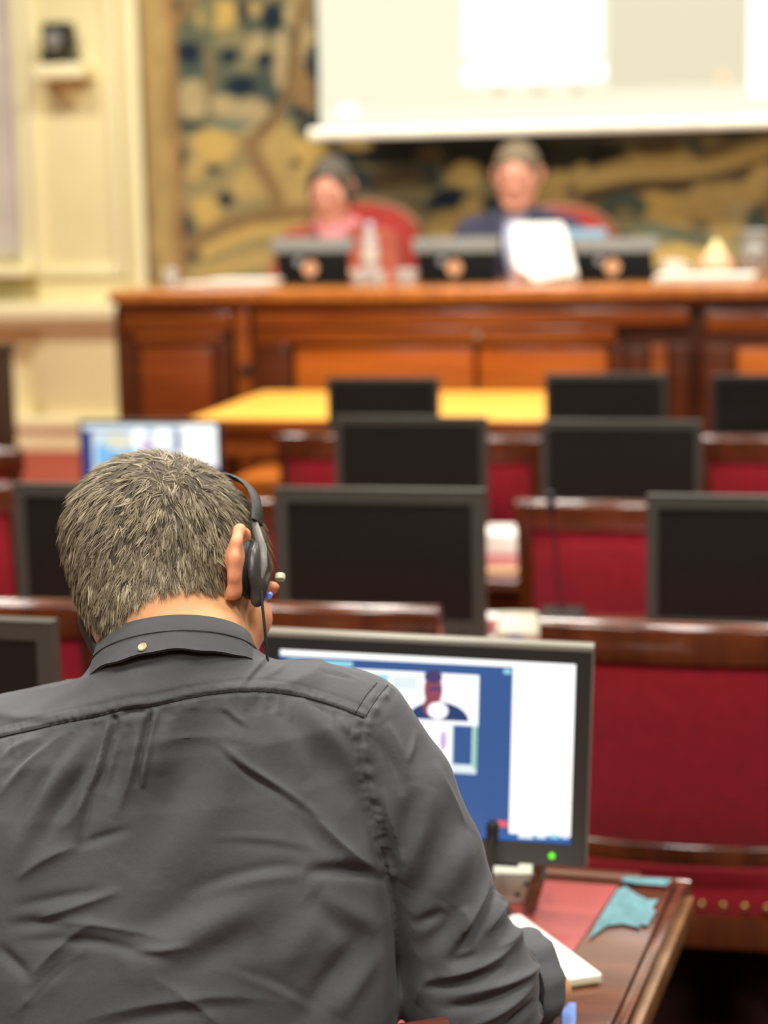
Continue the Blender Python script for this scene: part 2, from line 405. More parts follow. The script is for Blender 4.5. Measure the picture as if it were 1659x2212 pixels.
# ------------------------------------------------------------------ security camera on a wall shelf
def wall_camera():
    p = atY(140, 155, 8.72); s = 8.75 / FPX * 1.02
    sh = thing('wall_shelf', 'small cream bracket shelf under the black camera on the pilaster', 'shelf', (p.x, 8.80, p.z))
    bx('shelf_board', (-0.125, -0.17, -0.035), (0.125, 0.02, 0.035), CREAM2, sh, 0.012)
    obj('bracket', MB().prism([(-0.03, 0), (0.03, 0), (0.03, 0.02), (-0.03, 0.02)], -0.16, -0.03).mesh('bracket', .004), CREAM, sh)
    obj('bracket_arm', MB().tube([(0, 0.0, -0.14), (0, -0.13, -0.035)], 0.012, 8), CREAM, sh)
    c = thing('surveillance_camera', 'black pan tilt camera with round grey lens on the wall shelf', 'camera', (p.x - 0.015, 8.70, p.z + 0.035))
    bx('base', (-0.075, -0.07, 0), (0.085, 0.07, 0.04), BLACK, c, .012)
    bx('yoke', (-0.07, -0.05, 0.04), (-0.05, 0.05, 0.19), BLACK, c, .008); bx('yoke', (0.05, -0.05, 0.04), (0.07, 0.05, 0.19), BLACK, c, .008)
    hd = MB().tube([(0, 0.07, 0.12), (0, 0.05, 0.12), (0, -0.055, 0.115), (0, -0.07, 0.115)], [0.04, 0.056, 0.056, 0.05], 20)
    h = obj('camera_head', hd.mesh('camera_head'), BLACK, c)
    obj('lens', MB().tube([(0, -0.066, 0.11), (0, -0.082, 0.11), (0, -0.084, .11)], [0.046, 0.044, 0.02], 20).mesh('lens'), mat('lens_grey', (170, 166, 158), .25, metal=.4), h)
    bx('camera_cap', (-0.065, -0.05, 0.165), (0.065, 0.06, 0.195), BLACK, c, .012)
wall_camera()

# ------------------------------------------------------------------ rostrum
def rostrum():
    Y0 = 6.9
    t = thing('rostrum', 'long polished wooden rostrum desk with panelled front below the tapestry', 'desk')
    def R(name, a, b, c, d, dy, m, bev=.006, back=0.0):
        x0, x1, z0, z1 = wrect(a, b, c, d, Y0 - dy)
        return bx(name, (x0, Y0 - dy, max(z0, PLAT)), (x1, Y0 + 0.06 - back, z1), m, t, bev)
    xa, xb = XY(250, Y0, 650), 3.6
    ztop = atY(830, 622, Y0 - 0.06).z
    zc = atY(830, 651, Y0 - 0.06).z
    bx('carcass', (xa + .02, Y0 + 0.05, PLAT), (xb, Y0 + 0.5, zc), ROST_DK, t, .004)
    bx('worktop', (xa - 0.01, Y0 - 0.06, zc), (xb, Y0 + 0.72, ztop), ROST_TOP, t, .014, 3)
    z1 = atY(830, 667, Y0 - .03).z
    bx('cornice', (xa + .01, Y0 - 0.035, z1), (xb, Y0 + .06, zc), ROST_DK, t, .008)
    # left pedestal
    R('pedestal', 256, 504, 668, 1150, 0.02, ROST_DK)
    R('pedestal_frieze', 262, 500, 674, 716, 0.035, ROST_MID, .010); R('pedestal_frieze', 290, 476, 718, 738, 0.03, ROST_MID, .006)
    R('pedestal_panel', 305, 458, 752, 960, 0.032, wood('rostrum_red_brown', (146, 72, 28), (120, 54, 20), .25), .010)
    R('pedestal_stile', 258, 290, 745, 1100, 0.034, ROST_DK); R('pedestal_stile', 472, 502, 745, 1100, 0.034, ROST_DK)
    # slim column with black catch
    R('column', 512, 542, 668, 1150, 0.045, ROST_MID, .012); R('catch', 517, 537, 790, 812, 0.06, BLACK, .004)
    # middle bay
    R('frieze', 548, 1488, 670, 704, 0.03, ROST_MID, .010); R('frieze', 548, 1330, 708, 742, 0.022, ROST_MID, .008)
    R('stile', 548, 632, 745, 1150, 0.018, ROST_DK)
    R('panel', 640, 1024, 752, 1010, 0.008, ROST_OR, .010); R('panel', 1034, 1312, 752, 1010, 0.008, ROST_OR, .010)
    R('stile', 1318, 1345, 745, 1150, 0.022, ROST_DK)
    R('panel', 1350, 1400, 752, 1010, 0.014, ROST_DK, .008); R('stile', 1404, 1440, 745, 1150, .024, ROST_MID); R('panel', 1446, 1486, 745, 1150, 0.012, ROST_DK)
    for kx in (1032,):
        p = atY(kx, 726, Y0 - .03)
        obj('knob', MB().tube([(p.x, Y0 - .02, p.z), (p.x, Y0 - .045, p.z), (p.x, Y0 - .055, p.z)], [.010, .014, .006], 12), mat('dull_brass', (140, 122, 96), .45, metal=.4), t)
    # right bay
    R('pedestal', 1518, 2050, 668, 1150, 0.02, ROST_DK); R('pedestal_frieze', 1526, 2040, 674, 716, 0.035, ROST_MID, .010)
    R('pedestal_stile', 1520, 1582, 745, 1100, 0.034, ROST_DK); R('pedestal_panel', 1592, 1960, 752, 960, 0.032, ROST_OR, .010)
    return ztop
ZR = rostrum()

# ------------------------------------------------------------------ yellow clerks' table
def clerk_table():
    z = 1.03
    a = atz(585, 845, z); yfar = a.y; ynear = 5.84
    c = atz(378, 905, z)
    x0 = 0.5 * (a.x + c.x); x1 = XY(1180, yfar, 850) + .2
    t = thing('clerk_table', 'long table with bright yellow leather top in front of the rostrum', 'table')
    bx('table_top', (x0, ynear, z - .035), (x1, yfar, z - .002), ROST_MID, t, .006)
    bx('leather_top', (x0 + .012, ynear + .012, z - .004), (x1 - .012, yfar - .012, z + .001), YELLOW, t, .002)
    bx('apron', (x0 + .05, ynear + .05, z - .13), (x1 - .05, yfar - .05, z - .035), ROST_MID, t, .004)
    for xx in (x0 + .06, x1 - .12):
        for yy in (ynear + .06, yfar - .12):
            bx('leg', (xx, yy, STEP), (xx + .06, yy + .06, z - .13), ROST_DK, t, .006)
clerk_table()
# ------------------------------------------------------------------ chairs
def curved_bar(n, x0, x1, yf, z0, z1, th, arch=0.0):
    """a bar along x, bowed in plan by yf(x), thickness th, between heights z0 and z1 (z1 arched)"""
    mb = MB(); v = []; f = []
    for i in range(n + 1):
        x = x0 + (x1 - x0) * i / n; s = 1 - (2 * i / n - 1) ** 2
        za, zb = z0 + arch * s * 0.6, z1 + arch * s
        ya = yf(x, za); yb = yf(x, zb); e = th / 2
        r = min(e * .55, (zb - za) * .3)
        v += [(x, ya - e, za), (x, ya + e, za)] + [(x, yb + e * math.cos(a), zb - r + r * math.sin(a)) for a in [math.pi * t / 6 for t in range(7)]]
    k = 9
    for i in range(n):
        for j in range(k):
            j2 = (j + 1) % k; f.append((i * k + j, i * k + j2, (i + 1) * k + j2, (i + 1) * k + j))
    f.append(tuple(range(k))); f.append(tuple(n * k + j for j in range(k)))
    return mb.add(v, f)
def back_y(x, z):
    return -0.205 - 0.12 * max(0.0, z - 0.47) - 0.035 * (1 - (x / 0.26) ** 2)
def make_chair():
    t = thing('upholstered_chair', 'x', 'chair')
    obj('top_rail', curved_bar(14, -.262, .262, back_y, .925, .995, .046, .006).mesh('top_rail'), CHAIRWOOD, t)
    obj('bottom_rail', curved_bar(14, -.225, .225, back_y, .55, .592, .032).mesh('bottom_rail'), CHAIRWOOD, t)
    for s in (-1, 1):
        pts = [(s * .235, -.20, 0.0), (s * .235, -.205, .25), (s * .236, -.207, .47)] + [(s * .24, back_y(s * .24, z), z) for z in (.55, .65, .75, .85, .93)]
        v = MB().tube(pts, [.018, .021, .024, .024, .023, .022, .022, .022], 8, 1.0)
        obj('leg', v.mesh('leg'), CHAIRWOOD, t)          # rear leg running up into the back post
        obj('leg', MB().tube([(s * .225, .235, 0), (s * .225, .235, .1), (s * .225, .235, .41)], [.014, .018, .024], 8).mesh('leg'), CHAIRWOOD, t)
        obj('side_rail', MB().box((s * .225 - .014, -.2, .40), (s * .225 + .014, .24, .44)).mesh('side_rail', .004), CHAIRWOOD, t)
    # padded back: puffed on both sides
    v = []; f = []; nx, nz = 14, 10
    for side in (-1, 1):
        for j in range(nz + 1):
            for i in range(nx + 1):
                a = 2 * i / nx - 1; b = 2 * j / nz - 1
                x = .222 * a; z = .588 + (.93 - .588) * (b + 1) / 2
                puff = .010 + .014 * (1 - a ** 4) * (1 - b ** 4)
                v.append((x, back_y(x, z) + side * puff, z))
    o = (nx + 1) * (nz + 1)
    for s_ in (0, 1):
        for j in range(nz):
            for i in range(nx):
                a = s_ * o + j * (nx + 1) + i; q = (a, a + 1, a + nx + 2, a + nx + 1); f.append(q if s_ == 0 else q[::-1])
    ring = [j for j in range(nx + 1)] + [k * (nx + 1) + nx for k in range(1, nz + 1)] + [nz * (nx + 1) + i for i in range(nx - 1, -1, -1)] + [k * (nx + 1) for k in range(nz - 1, 0, -1)]
    for i in range(len(ring)):
        a, b = ring[i], ring[(i + 1) % len(ring)]; f.append((a, a + o, b + o, b))
    obj('back_pad', MB().add(v, f).mesh('back_pad'), RED, t, ang=60)
    # seat
    v = []; f = []
    prof = [(1.0, .44), (1.02, .455), (1.02, .50), (.97, .522), (.6, .535), (0.02, .54)]
    n = 28
    for r, z in prof:
        for k in range(n):
            a = 2 * math.pi * k / n; c, s = math.cos(a), math.sin(a)
            q = (abs(c) ** 6 + abs(s) ** 6) ** (-1 / 6)
            v.append((.232 * r * q * c, .02 + .235 * r * q * s, z))
    for i in range(len(prof) - 1):
        for k in range(n):
            k2 = (k + 1) % n; f.append((i * n + k, i * n + k2, (i + 1) * n + k2, (i + 1) * n + k))
    f.append(tuple(range(n - 1, -1, -1))); f.append(tuple((len(prof) - 1) * n + k for k in range(n)))
    obj('seat', MB().add(v, f).mesh('seat'), RED, t, ang=50)
    obj('seat_rail', MB().box((-.225, -.232, .385), (.225, -.20, .446)).mesh('seat_rail', .005), CHAIRWOOD, t)
    obj('seat_rail', MB().box((-.225, .225, .385), (.225, .255, .446)).mesh('seat_rail', .005), CHAIRWOOD, t)
    nail = MB().lathe([(.0075, 0), (.007, .002), (.004, .004), (.001, .0046)], 8).mesh('nail')
    nail.transform(Matrix.Rotation(math.pi / 2, 4, 'X'))
    for k in range(12):
        x = -.209 + k * .038
        obj('nail', nail, BRASS, t, loc=(x, -.2215, .463))
    return t
CH0 = make_chair(); ch_used = [False]
GC = 'red and mahogany chairs in rows'
def chair(label, left=None, right=None, rz=0.0, scl=1.0, Y=None, X=None, z=0.0, wx=1.0):
    o = CH0 if not ch_used[0] else copy_tree(CH0); ch_used[0] = True
    zt = 0.997 * scl + z
    if X is None:
        if left: p = atz(left[0], left[1], zt); x = p.x + .262 * wx; y = p.y + .29
        else: p = atz(right[0], right[1], zt); x = p.x - .262 * wx; y = p.y + .29
    else: x, y = X, Y
    o.location = (x, y, z); o.rotation_euler = (0, 0, rz); o.scale = (wx, 1, scl)
    tag(o, label, 'chair', GC)
    return o
chair('red upholstered mahogany chair right of the lit monitor, brass nails showing under its seat', left=(1165, 1336))
chair('mahogany chair whose top rail shows between the man and the beige device', right=(945, 1310))
chair('red chair at the left edge, behind the nearest dark monitor', right=(205, 1298))
chair('red chair with wooden frame between two dark monitors, microphone stem before it', left=(1112, 1080))
chair('mahogany chair mostly hidden behind the big dark monitor right of the man', left=(548, 1078))
chair('dark wooden chair at the left edge behind the dark monitor beside the head', right=(38, 1042), scl=1.05)
chair('far red chair just left of the middle dark monitor of the third row', left=(596, 936), scl=1.045, wx=.73)
chair('far red chair seen in the gap between the two third-row monitors', right=(1166, 942), scl=1.045, wx=.73)
chair('far red chair at the right edge beyond the right third-row monitor', left=(1506, 940), scl=1.045)
chair('far chair at the left edge below the dark cabinet', right=(36, 968), scl=1.045)
mcr = math.radians(21); mcp = atz(969, 2200, .997)
man_chair = chair('wooden chair the man in the grey shirt sits on, only its top corner visible', rz=mcr,
                  X=mcp.x - .262 * math.cos(mcr) - .27 * math.sin(mcr), Y=mcp.y - .262 * math.sin(mcr) + .27 * math.cos(mcr))

# ------------------------------------------------------------------ monitors
ZD = 0.76
def monitor(label, pl, pr, h, on=False, group=None, bez=.022, silver=False, mats=None, tilt=0.0, zdesk=ZD, stand=True):
    """pl, pr: top corners of the front face"""
    ax = (pr - pl); w = ax.length; ax.normalize(); rz = math.atan2(ax.y, ax.x)
    c = (pl + pr) / 2
    t = thing('monitor', label, 'monitor', (c.x, c.y, zdesk), rz, group)
    zt = c.z - zdesk; zb = zt - h
    mb_, ms = mats or (BEZEL, OFFSCR)
    d = .012
    fr = MB()
    fr.box((-w / 2, 0, zt - bez), (w / 2, d * 2, zt)); fr.box((-w / 2, 0, zb), (w / 2, d * 2, zb + bez * 1.45))
    fr.box((-w / 2, 0, zb + bez * 1.45), (-w / 2 + bez, d * 2, zt - bez)); fr.box((w / 2 - bez, 0, zb + bez * 1.45), (w / 2, d * 2, zt - bez))
    f_ = obj('frame', fr.mesh('frame'), mb_, t)
    if silver:
        sl = MB(); sl.box((-w / 2 - .002, -.001, zt - .003), (w / 2 + .002, d * 2, zt + .004)); sl.box((w / 2 - .001, .004, zb), (w / 2 + .002, d * 2, zt))
        obj('edge_trim', sl.mesh('edge_trim', .001), BEZELT, t)
    else:
        obj('edge_trim', MB().box((-w / 2, -.001, zt - .002), (w / 2, d * 2, zt + .0035)).mesh('edge_trim', .0015), BEZEL, t)
    scr = bx('screen', (-w / 2 + bez, .004, zb + bez * 1.45), (w / 2 - bez, .012, zt - bez), ms, t, 0)
    bk = MB(); bk.add([(-w / 2, 2 * d, zb), (w / 2, 2 * d, zb), (w / 2, 2 * d, zt), (-w / 2, 2 * d, zt),
                       (-w * .3, .055, zb + .05), (w * .3, .055, zb + .05), (w * .3, .055, zt - .05), (-w * .3, .055, zt - .05)],
                      [(0, 1, 5, 4), (1, 2, 6, 5), (2, 3, 7, 6), (3, 0, 4, 7), (4, 5, 6, 7), (0, 3, 2, 1)])
    obj('back_cover', bk.mesh('back_cover'), BEZELD, t)
    if stand:
        bx('stand_neck', (-.035, .05, .012), (.035, .075, zt - h * .45), BEZELD, t, .004)
        obj('stand_base', MB().lathe([(.11, 0), (.11, .006), (.10, .012), (.03, .014)], 24, (0, .03, .001)).mesh('stand_base'), BEZELD, t)
    led = obj('power_light', MB().tube([(w / 2 - .045, -.0015, zb + .014), (w / 2 - .045, .004, zb + .014)], .0042, 10), BEZELD if not on else glow('led_green', (90, 235, 20), 1.6), t)
    return t, scr, (pl, ax, w, h)
def top_pair(px0, px1, pym, Y):
    a, b = atY(px0, pym, Y), atY(px1, pym, Y); z = atY((px0 + px1) / 2, pym, Y).z
    a.z = b.z = z; return a, b
GM = 'dark desk monitors in rows'
def dark_monitor(label, px0, px1, pym, Y, ratio=.70, **k):
    a, b = top_pair(px0, px1, pym, Y)
    return monitor(label, a, b, (b - a).length * ratio, group=GM, **k)
dark_monitor('large dark monitor just right of the man\'s head', 592, 1046, 1060, 3.60, bez=.026)
dark_monitor('large dark monitor at the right edge in front of the red chair', 1397, 1842, 1076, 3.58, bez=.022)
dark_monitor('dark monitor directly left of the man\'s head', 28, 455, 1050, 3.64, bez=.024)
dark_monitor('middle dark monitor of the third row, left of the gap with red chair', 722, 1051, 903, 4.9, bez=.018)
dark_monitor('right dark monitor of the third row, below the rostrum', 1168, 1517, 912, 4.9, bez=.018)
dark_monitor('farthest dark monitor in front of the yellow table, middle of the picture', 706, 947, 818, 5.62, bez=.012, zdesk=.78)
dark_monitor('farthest dark monitor right of the yellow table top', 1177, 1440, 810, 5.62, bez=.014, zdesk=.78)
dark_monitor('farthest black monitor at the right edge beside a thin microphone', 1538, 1800, 812, 5.62, bez=.014, zdesk=.78, mats=(BEZELD, mat('screen_off_black', (18, 17, 16), .3, var=.05)))
# nearest neighbour monitor at the left edge
pr = atz(112, 1348, 1.13); pl = Vector((pr.x - .43, pr.y + .02, pr.z))
monitor('nearest dark monitor with broad grey bezel at the left edge', pl, pr, .30, group=GM, bez=.026)

def screen_painter(info, scr, rot=0.0, pivot=(928, 1960)):
    """small flat panes glued on the glass; pixel corners are turned into positions on the panel itself"""
    pl, ax, w, h = info
    nrm = Vector((ax.y, -ax.x, 0))
    def loc(px, py):
        dx, dy = px - pivot[0], py - pivot[1]; px = pivot[0] + dx * math.cos(rot) + dy * math.sin(rot); py = pivot[1] - dx * math.sin(rot) + dy * math.cos(rot)
        r = ray(px, py); t = (pl - CAM).dot(nrm) / r.dot(nrm); p = CAM + r * t
        return (p - pl).dot(ax) - w / 2, p.z - ZD
    def rect(name, x0, y0, x1, y1, m, layer):
        a = loc(x0, (y0 + y1) / 2)[0]; b = loc(x1, (y0 + y1) / 2)[0]; c = loc((x0 + x1) / 2, y1)[1]; d = loc((x0 + x1) / 2, y0)[1]
        y = .004 - .0004 * layer
        return obj(name, MB().box((a, y, c), (b, .0041, d)), m, scr)
    def oval(name, cx, cy, rx, ry, m, layer, a0=0, a1=360):
        x, z = loc(cx, cy); sx = loc(cx + rx, cy)[0] - x; sz = z - loc(cx, cy + ry)[1]; y = .004 - .0004 * layer
        pts = [(x + sx * math.cos(math.radians(a0 + (a1 - a0) * k / 24)), z + sz * math.sin(math.radians(a0 + (a1 - a0) * k / 24))) for k in range(25 if a1 - a0 < 360 else 24)]
        n = len(pts)
        mb = MB().add([(p, y, q) for p, q in pts] + [(p, .0041, q) for p, q in pts], [tuple(range(n)), tuple(range(2 * n - 1, n - 1, -1))] + [(i, n + i, n + (i + 1) % n, (i + 1) % n) for i in range(n)])
        return obj(name, mb, m, scr)
    return rect, oval
E = 1.0
S_WHITE = glow('scr_white', (255, 255, 255), 1.15); S_BLUE = glow('scr_blue', (44, 88, 150), .9); S_NAVY = glow('scr_navy', (28, 58, 112), .9)
S_CYAN = glow('scr_cyan', (150, 215, 235), 1.0); S_PALE = glow('scr_pale', (222, 236, 240), 1.0); S_SKIN = glow('scr_skin', (150, 70, 92), .9)
S_PURP = glow('scr_purple', (70, 56, 110), .9); S_RED = glow('scr_red', (225, 90, 100), 1); S_GREEN = glow('scr_green', (120, 200, 150), 1); S_PINK = glow('scr_pink', (205, 180, 215), 1)
S_SKY = glow('scr_sky', (120, 190, 240), 1); S_YEL = glow('scr_straw', (225, 225, 200), 1); S_TASK = glow('scr_task', (30, 96, 170), .95); S_DKB = glow('scr_dark_blue', (46, 66, 140), .9)
# the man's lit monitor
pL = atz(550, 1379, 1.14); pR = atz(1259, 1391, 1.14)
mm, scr, info = monitor('lit computer monitor with a video call in front of the man in the grey shirt', pL, pR, .300, on=True, bez=.021, silver=True, mats=(BEZELD, S_BLUE), stand=False)
hb = .076
for sx in (-.118, .158):
    obj('foot_with_shade', MB().tube([(sx, .032, .085), (sx - .002, .03, .05), (sx - .012, .012, .010)], [.009, .0095, .009], 6).mesh('foot_with_shade'), CHAIRWOOD, mm)  # brown monitor feet; the right one also paints the socket box's shaded side
bx('stand_bar', (-.13, .022, .065), (.13, .05, .10), BEZELD, mm, .004)
MROT = math.radians(1.9); mm.rotation_euler.rotate_axis('Y', MROT)
rect, oval = screen_painter(info, scr, MROT)
rect('window_bar', 604, 1412, 1246, 1432, S_WHITE, 1)
rect('window_bar', 604, 1400, 900, 1410, S_WHITE, 1)
rect('ribbon', 620, 1426, 760, 1437, S_CYAN, 2)
rect('chat_panel', 1102, 1440, 1239, 1806, S_WHITE, 1)
rect('task_bar', 604, 1792, 1232, 1815, S_TASK, 1)
for k, (a, b, m_) in enumerate(((1118, 1150, S_PALE), (1156, 1178, S_PALE), (1186, 1206, S_CYAN), (1212, 1226, S_PALE))):
    rect('task_icon', a, 1803, b, 1813, m_, 2)
rect('leave_button', 1072, 1774, 1096, 1788, S_RED, 2)
rect('tile', 760, 1452, 1032, 1562, S_WHITE, 1)
rect('tile_shade', 790, 1456, 838, 1500, S_CYAN, 2); rect('tile_shade', 846, 1460, 900, 1490, S_PALE, 2)
oval('caller_shoulders', 945, 1556, 66, 40, S_NAVY, 2, 0, 180); oval('caller_head', 934, 1490, 20, 36, S_SKIN, 3); oval('caller_neck', 930, 1526, 18, 22, S_SKIN, 3)
oval('caller_hair', 934, 1462, 20, 14, S_PURP, 4); oval('caller_hand', 944, 1535, 22, 18, S_WHITE, 4); oval('caller_glasses', 938, 1488, 16, 4, S_PURP, 4)
rect('tile', 860, 1562, 1028, 1668, S_PALE, 1); rect('tile_shade', 880, 1566, 972, 1656, S_WHITE, 2); rect('tile_dark', 977, 1568, 1018, 1652, S_BLUE, 2); rect('tile_edge', 1021, 1570, 1027, 1662, S_GREEN, 2)
oval('tile_figure', 956, 1600, 8, 22, S_PINK, 3); rect('tab', 1086, 1446, 1102, 1456, S_CYAN, 2)
for k in range(3): rect('chat_line', 1112 + 6 * k, 1580 + 44 * k, 1120 + 6 * k, 1586 + 44 * k, S_PALE, 2)
# the far lit monitor at the left
a, b = top_pair(170, 474, 910, 4.9)
t2, scr2, info2 = monitor('small lit monitor showing a pale blue call behind the man\'s head', a, b, (b - a).length * .66, on=True, bez=.008, silver=False, mats=(BEZELD, S_DKB))
rect, oval = screen_painter(info2, scr2)
rect('window_bar', 176, 914, 468, 930, S_PALE, 1)
rect('tile', 200, 934, 392, 1030, S_PALE, 1); rect('tile', 392, 916, 468, 1010, S_WHITE, 2)
oval('tile_figure', 232, 985, 26, 40, S_SKY, 2); oval('tile_figure', 255, 955, 34, 18, S_YEL, 3); oval('tile_figure', 300, 950, 22, 22, S_WHITE, 2); oval('tile_figure', 318, 975, 14, 30, S_PINK, 3)
oval('tile_figure', 352, 948, 22, 22, S_WHITE, 3); oval('tile_figure', 382, 955, 6, 24, S_DKB, 4); oval('tile_figure', 280, 985, 22, 16, S_SKY, 4); oval('tile_figure', 350, 985, 16, 12, S_DKB, 4)

# ------------------------------------------------------------------ desks
def bench_desk(label, x0, x1, y0, y1, z=ZD):
    t = thing('bench_desk', label, 'desk', group='long mahogany bench desks')
    bx('desk_top', (x0, y0, z - .035), (x1, y1, z - .002), DESKWOOD, t, .008, 3)
    bx('leather_inset', (x0 + .07, y0 + .07, z - .004), (x1 - .07, y1 - .07, z + .0005), LEATHER, t, .002)
    bx('front_panel', (x0 + .03, y1 - .06, .05), (x1 - .03, y1 - .035, z - .035), ROST_DK, t, .004)
    bx('plinth', (x0 + .02, y1 - .08, 0), (x1 - .02, y1 - .02, .06), ROST_DK, t, .004)
    for xx in (x0 + .03, x1 - .06):
        bx('end_panel', (xx, y0 + .05, 0), (xx + .03, y1 - .06, z - .035), ROST_DK, t, .004)
    bx('apron', (x0 + .06, y0 + .04, z - .11), (x1 - .06, y0 + .06, z - .035), ROST_DK, t, .004)
bench_desk('second-row mahogany desk with the beige device and microphone on it', -2.2, 1.9, 3.36, 4.26)
bench_desk('third-row mahogany desk with the white paper stack on it', -1.95, 2.0, 4.63, 5.13)
bench_desk('farthest mahogany desk under the farthest dark monitors', -1.2, 2.2, 5.44, 5.70, .78)

def man_desk():
    z = ZD
    t = thing('writing_desk', 'mahogany desk with red leather inset under the lit monitor', 'desk')
    A = atz(1462, 1893, z); B = atz(1318, 2212, z)
    e = (B - A).normalized(); yn = 1.90
    B = A + e * ((yn - A.y) / e.y)
    d = (atz(1455, 1893, z) - atz(1185, 1874, z)); d.normalize()
    L = A - d * 2.3; Ln = Vector((L.x, yn, z))
    poly = [(Ln.x, Ln.y), (B.x, B.y), (A.x, A.y), (L.x, L.y)]
    obj('desk_top', MB().prism(poly, z - .03, z - .002).mesh('desk_top', .004, 2), DESKWOOD, t)
    # outer moulding, lower and lighter
    n = Vector((-e.y, e.x, 0))
    if n.x < 0: n = -n
    def strip(name, o0, o1, z0, z1, m, bev=.004):
        pl_ = [A + n * o0 - d * 0.0, A + n * o1, B + n * o1, B + n * o0]
        obj(name, MB().prism([(p.x, p.y) for p in pl_][::-1], z0, z1).mesh(name, bev, 2), m, t)
    strip('edge_moulding', .001, .016, z - .05, z - .006, DESKWOOD, .005); strip('edge_bead', .008, .026, z - .062, z - .026, DESKEDGE, .006)
    far = [A + d * .02 + n * 0, A + d * .02 + Vector((0, .012, 0)), L + Vector((0, .012, 0)), L]
    obj('edge_moulding', MB().prism([(p.x, p.y) for p in far], z - .05, z - .006).mesh('edge_moulding', .004), DESKWOOD, t)
    # leather inset
    i0 = atz(1335, 1914, z); i1 = atz(1245, 2046, z); ie = (i1 - i0).normalized()
    i1 = i0 + ie * ((yn + .06 - i0.y) / ie.y); i2 = i0 - d * 2.0
    obj('leather_inset', MB().prism([(i2.x, i1.y), (i1.x, i1.y), (i0.x, i0.y), (i2.x, i2.y)], z - .004, z + .0006).mesh('leather_inset', .0015), LEATHER, t)
    # raised back ledge along the far edge
    q0 = atz(1335, 1908, z); q1 = A - d * .06
    bk = [A - d * .05 - n * .0, A - d * .05 + Vector((0, -.035, 0)), L + Vector((0, -.035, 0)), L]
    obj('back_ledge', MB().prism([(p.x, p.y) for p in bk][::-1], z - .002, z + .003).mesh('back_ledge', .0015), DESKWOOD, t)
    S0, S1 = A - n * .03 + e * .05, B - n * .03 - e * .05
    obj('side_panel', MB().prism([(p.x, p.y) for p in (S0, S0 - n * .025, S1 - n * .025, S1)], .55, z - .03).mesh('side_panel', .003), ROST_DK, t)
    for P in (S0, S1):
        obj('leg', MB().box((P.x - .035, P.y - .02, 0), (P.x + .005, P.y + .02, z - .03)).mesh('leg', .004), CHAIRWOOD, t)
    for P in (L + Vector((.06, -.05, 0)), Ln + Vector((.06, .05, 0))):
        obj('leg', MB().box((P.x - .02, P.y - .02, 0), (P.x + .02, P.y + .02, z - .03)).mesh('leg', .004), CHAIRWOOD, t)
    mid = A.lerp(B, .45) - n * .01
    obj('bracket', MB().tube([(mid.x, mid.y, z - .09), (mid.x + .03, mid.y, z - .13), (mid.x + .035, mid.y, z - .17)], [.014, .016, .010], 8), DESKEDGE, t)
    return z
man_desk()

def flat(name, pxs, z, th, m, bev=0.0):
    pts = [atz(x, y, z) for x, y in pxs]
    poly = [(p.x, p.y) for p in pts]
    ar = sum(poly[i][0] * poly[(i + 1) % len(poly)][1] - poly[(i + 1) % len(poly)][0] * poly[i][1] for i in range(len(poly)))
    if ar < 0: poly = poly[::-1]
    return obj(name, MB().prism(poly, z, z + th).mesh(name, bev), m)
# white writing pad
c0 = atz(1301, 2104, ZD + .012); c1 = atz(870, 2166, ZD + .012); u = (c1 - c0).normalized(); c2 = atz(1135, 1982, ZD + .012); v_ = (c2 - c0).normalized()
pad = [c0, c0 + u * .30, c0 + u * .30 + v_ * .22, c0 + v_ * .22]
poly = [(p.x, p.y) for p in pad][::-1]
pt = thing('writing_pad', 'white writing pad on the desk beside the man\'s rolled sleeve', 'notepad')
obj('cover_board', MB().prism(poly, ZD + .001, ZD + .004).mesh('cover_board', .001), mat('pad_board', (214, 206, 160), .7), pt)
obj('sheets', MB().prism([(p[0], p[1]) for p in poly], ZD + .004, ZD + .012).mesh('sheets', .002, 2), WHITEP, pt)
tag(flat('blue_piece', [(1214, 2168), (1243, 2168), (1244, 2196), (1238, 2260), (1214, 2260)], ZD + .0012, .0012, mat('blue_piece', (112, 146, 220), .5)), 'flat blue piece on the desk just below the white writing pad', 'piece')  # thin flat blue shape on the desk top
tag(flat('reflection_sheet', [(1272, 2030), (1290, 1990), (1316, 1950), (1333, 1922), (1351, 1915), (1372, 1930), (1400, 1944), (1422, 1943), (1408, 1963), (1417, 1968), (1399, 2000), (1380, 1997), (1384, 2005), (1346, 1996), (1312, 2000), (1292, 2014)], ZD + .0006, .0006,  # cyan reflection on the varnish, put into a thin coloured sheet
     mat('pale_blue_reflection', (92, 140, 150), .25, var=.35, scale=(60, 20, 10))), 'thin sheet coloured as a pale blue reflection on the wooden border of the desk', 'reflection')
tag(flat('reflection_strip', [(1340, 1903), (1350, 1894), (1452, 1899), (1440, 1914), (1372, 1909)], ZD + .0042, .0006, MATS['pale_blue_reflection']), 'narrow strip coloured as a pale blue reflection on the far edge of the desk', 'reflection')  # the painted reflection carried on along the far edge
# socket box
p = atz(1128, 1936, ZD)
sb = thing('socket_box', 'grey desk socket box with two round holes below the lit monitor', 'socket', (p.x, p.y, ZD + .001), TH * .9)
bx('housing', (-.048, -.03, 0), (.020, .018, .043), SOCKET, sb, .004)
for hx, hz in ((.004, .028), (-.008, .013)):
    obj('socket_hole', MB().tube([(hx, -.0306, hz), (hx, -.026, hz)], .0036, 10), BLACK, sb)

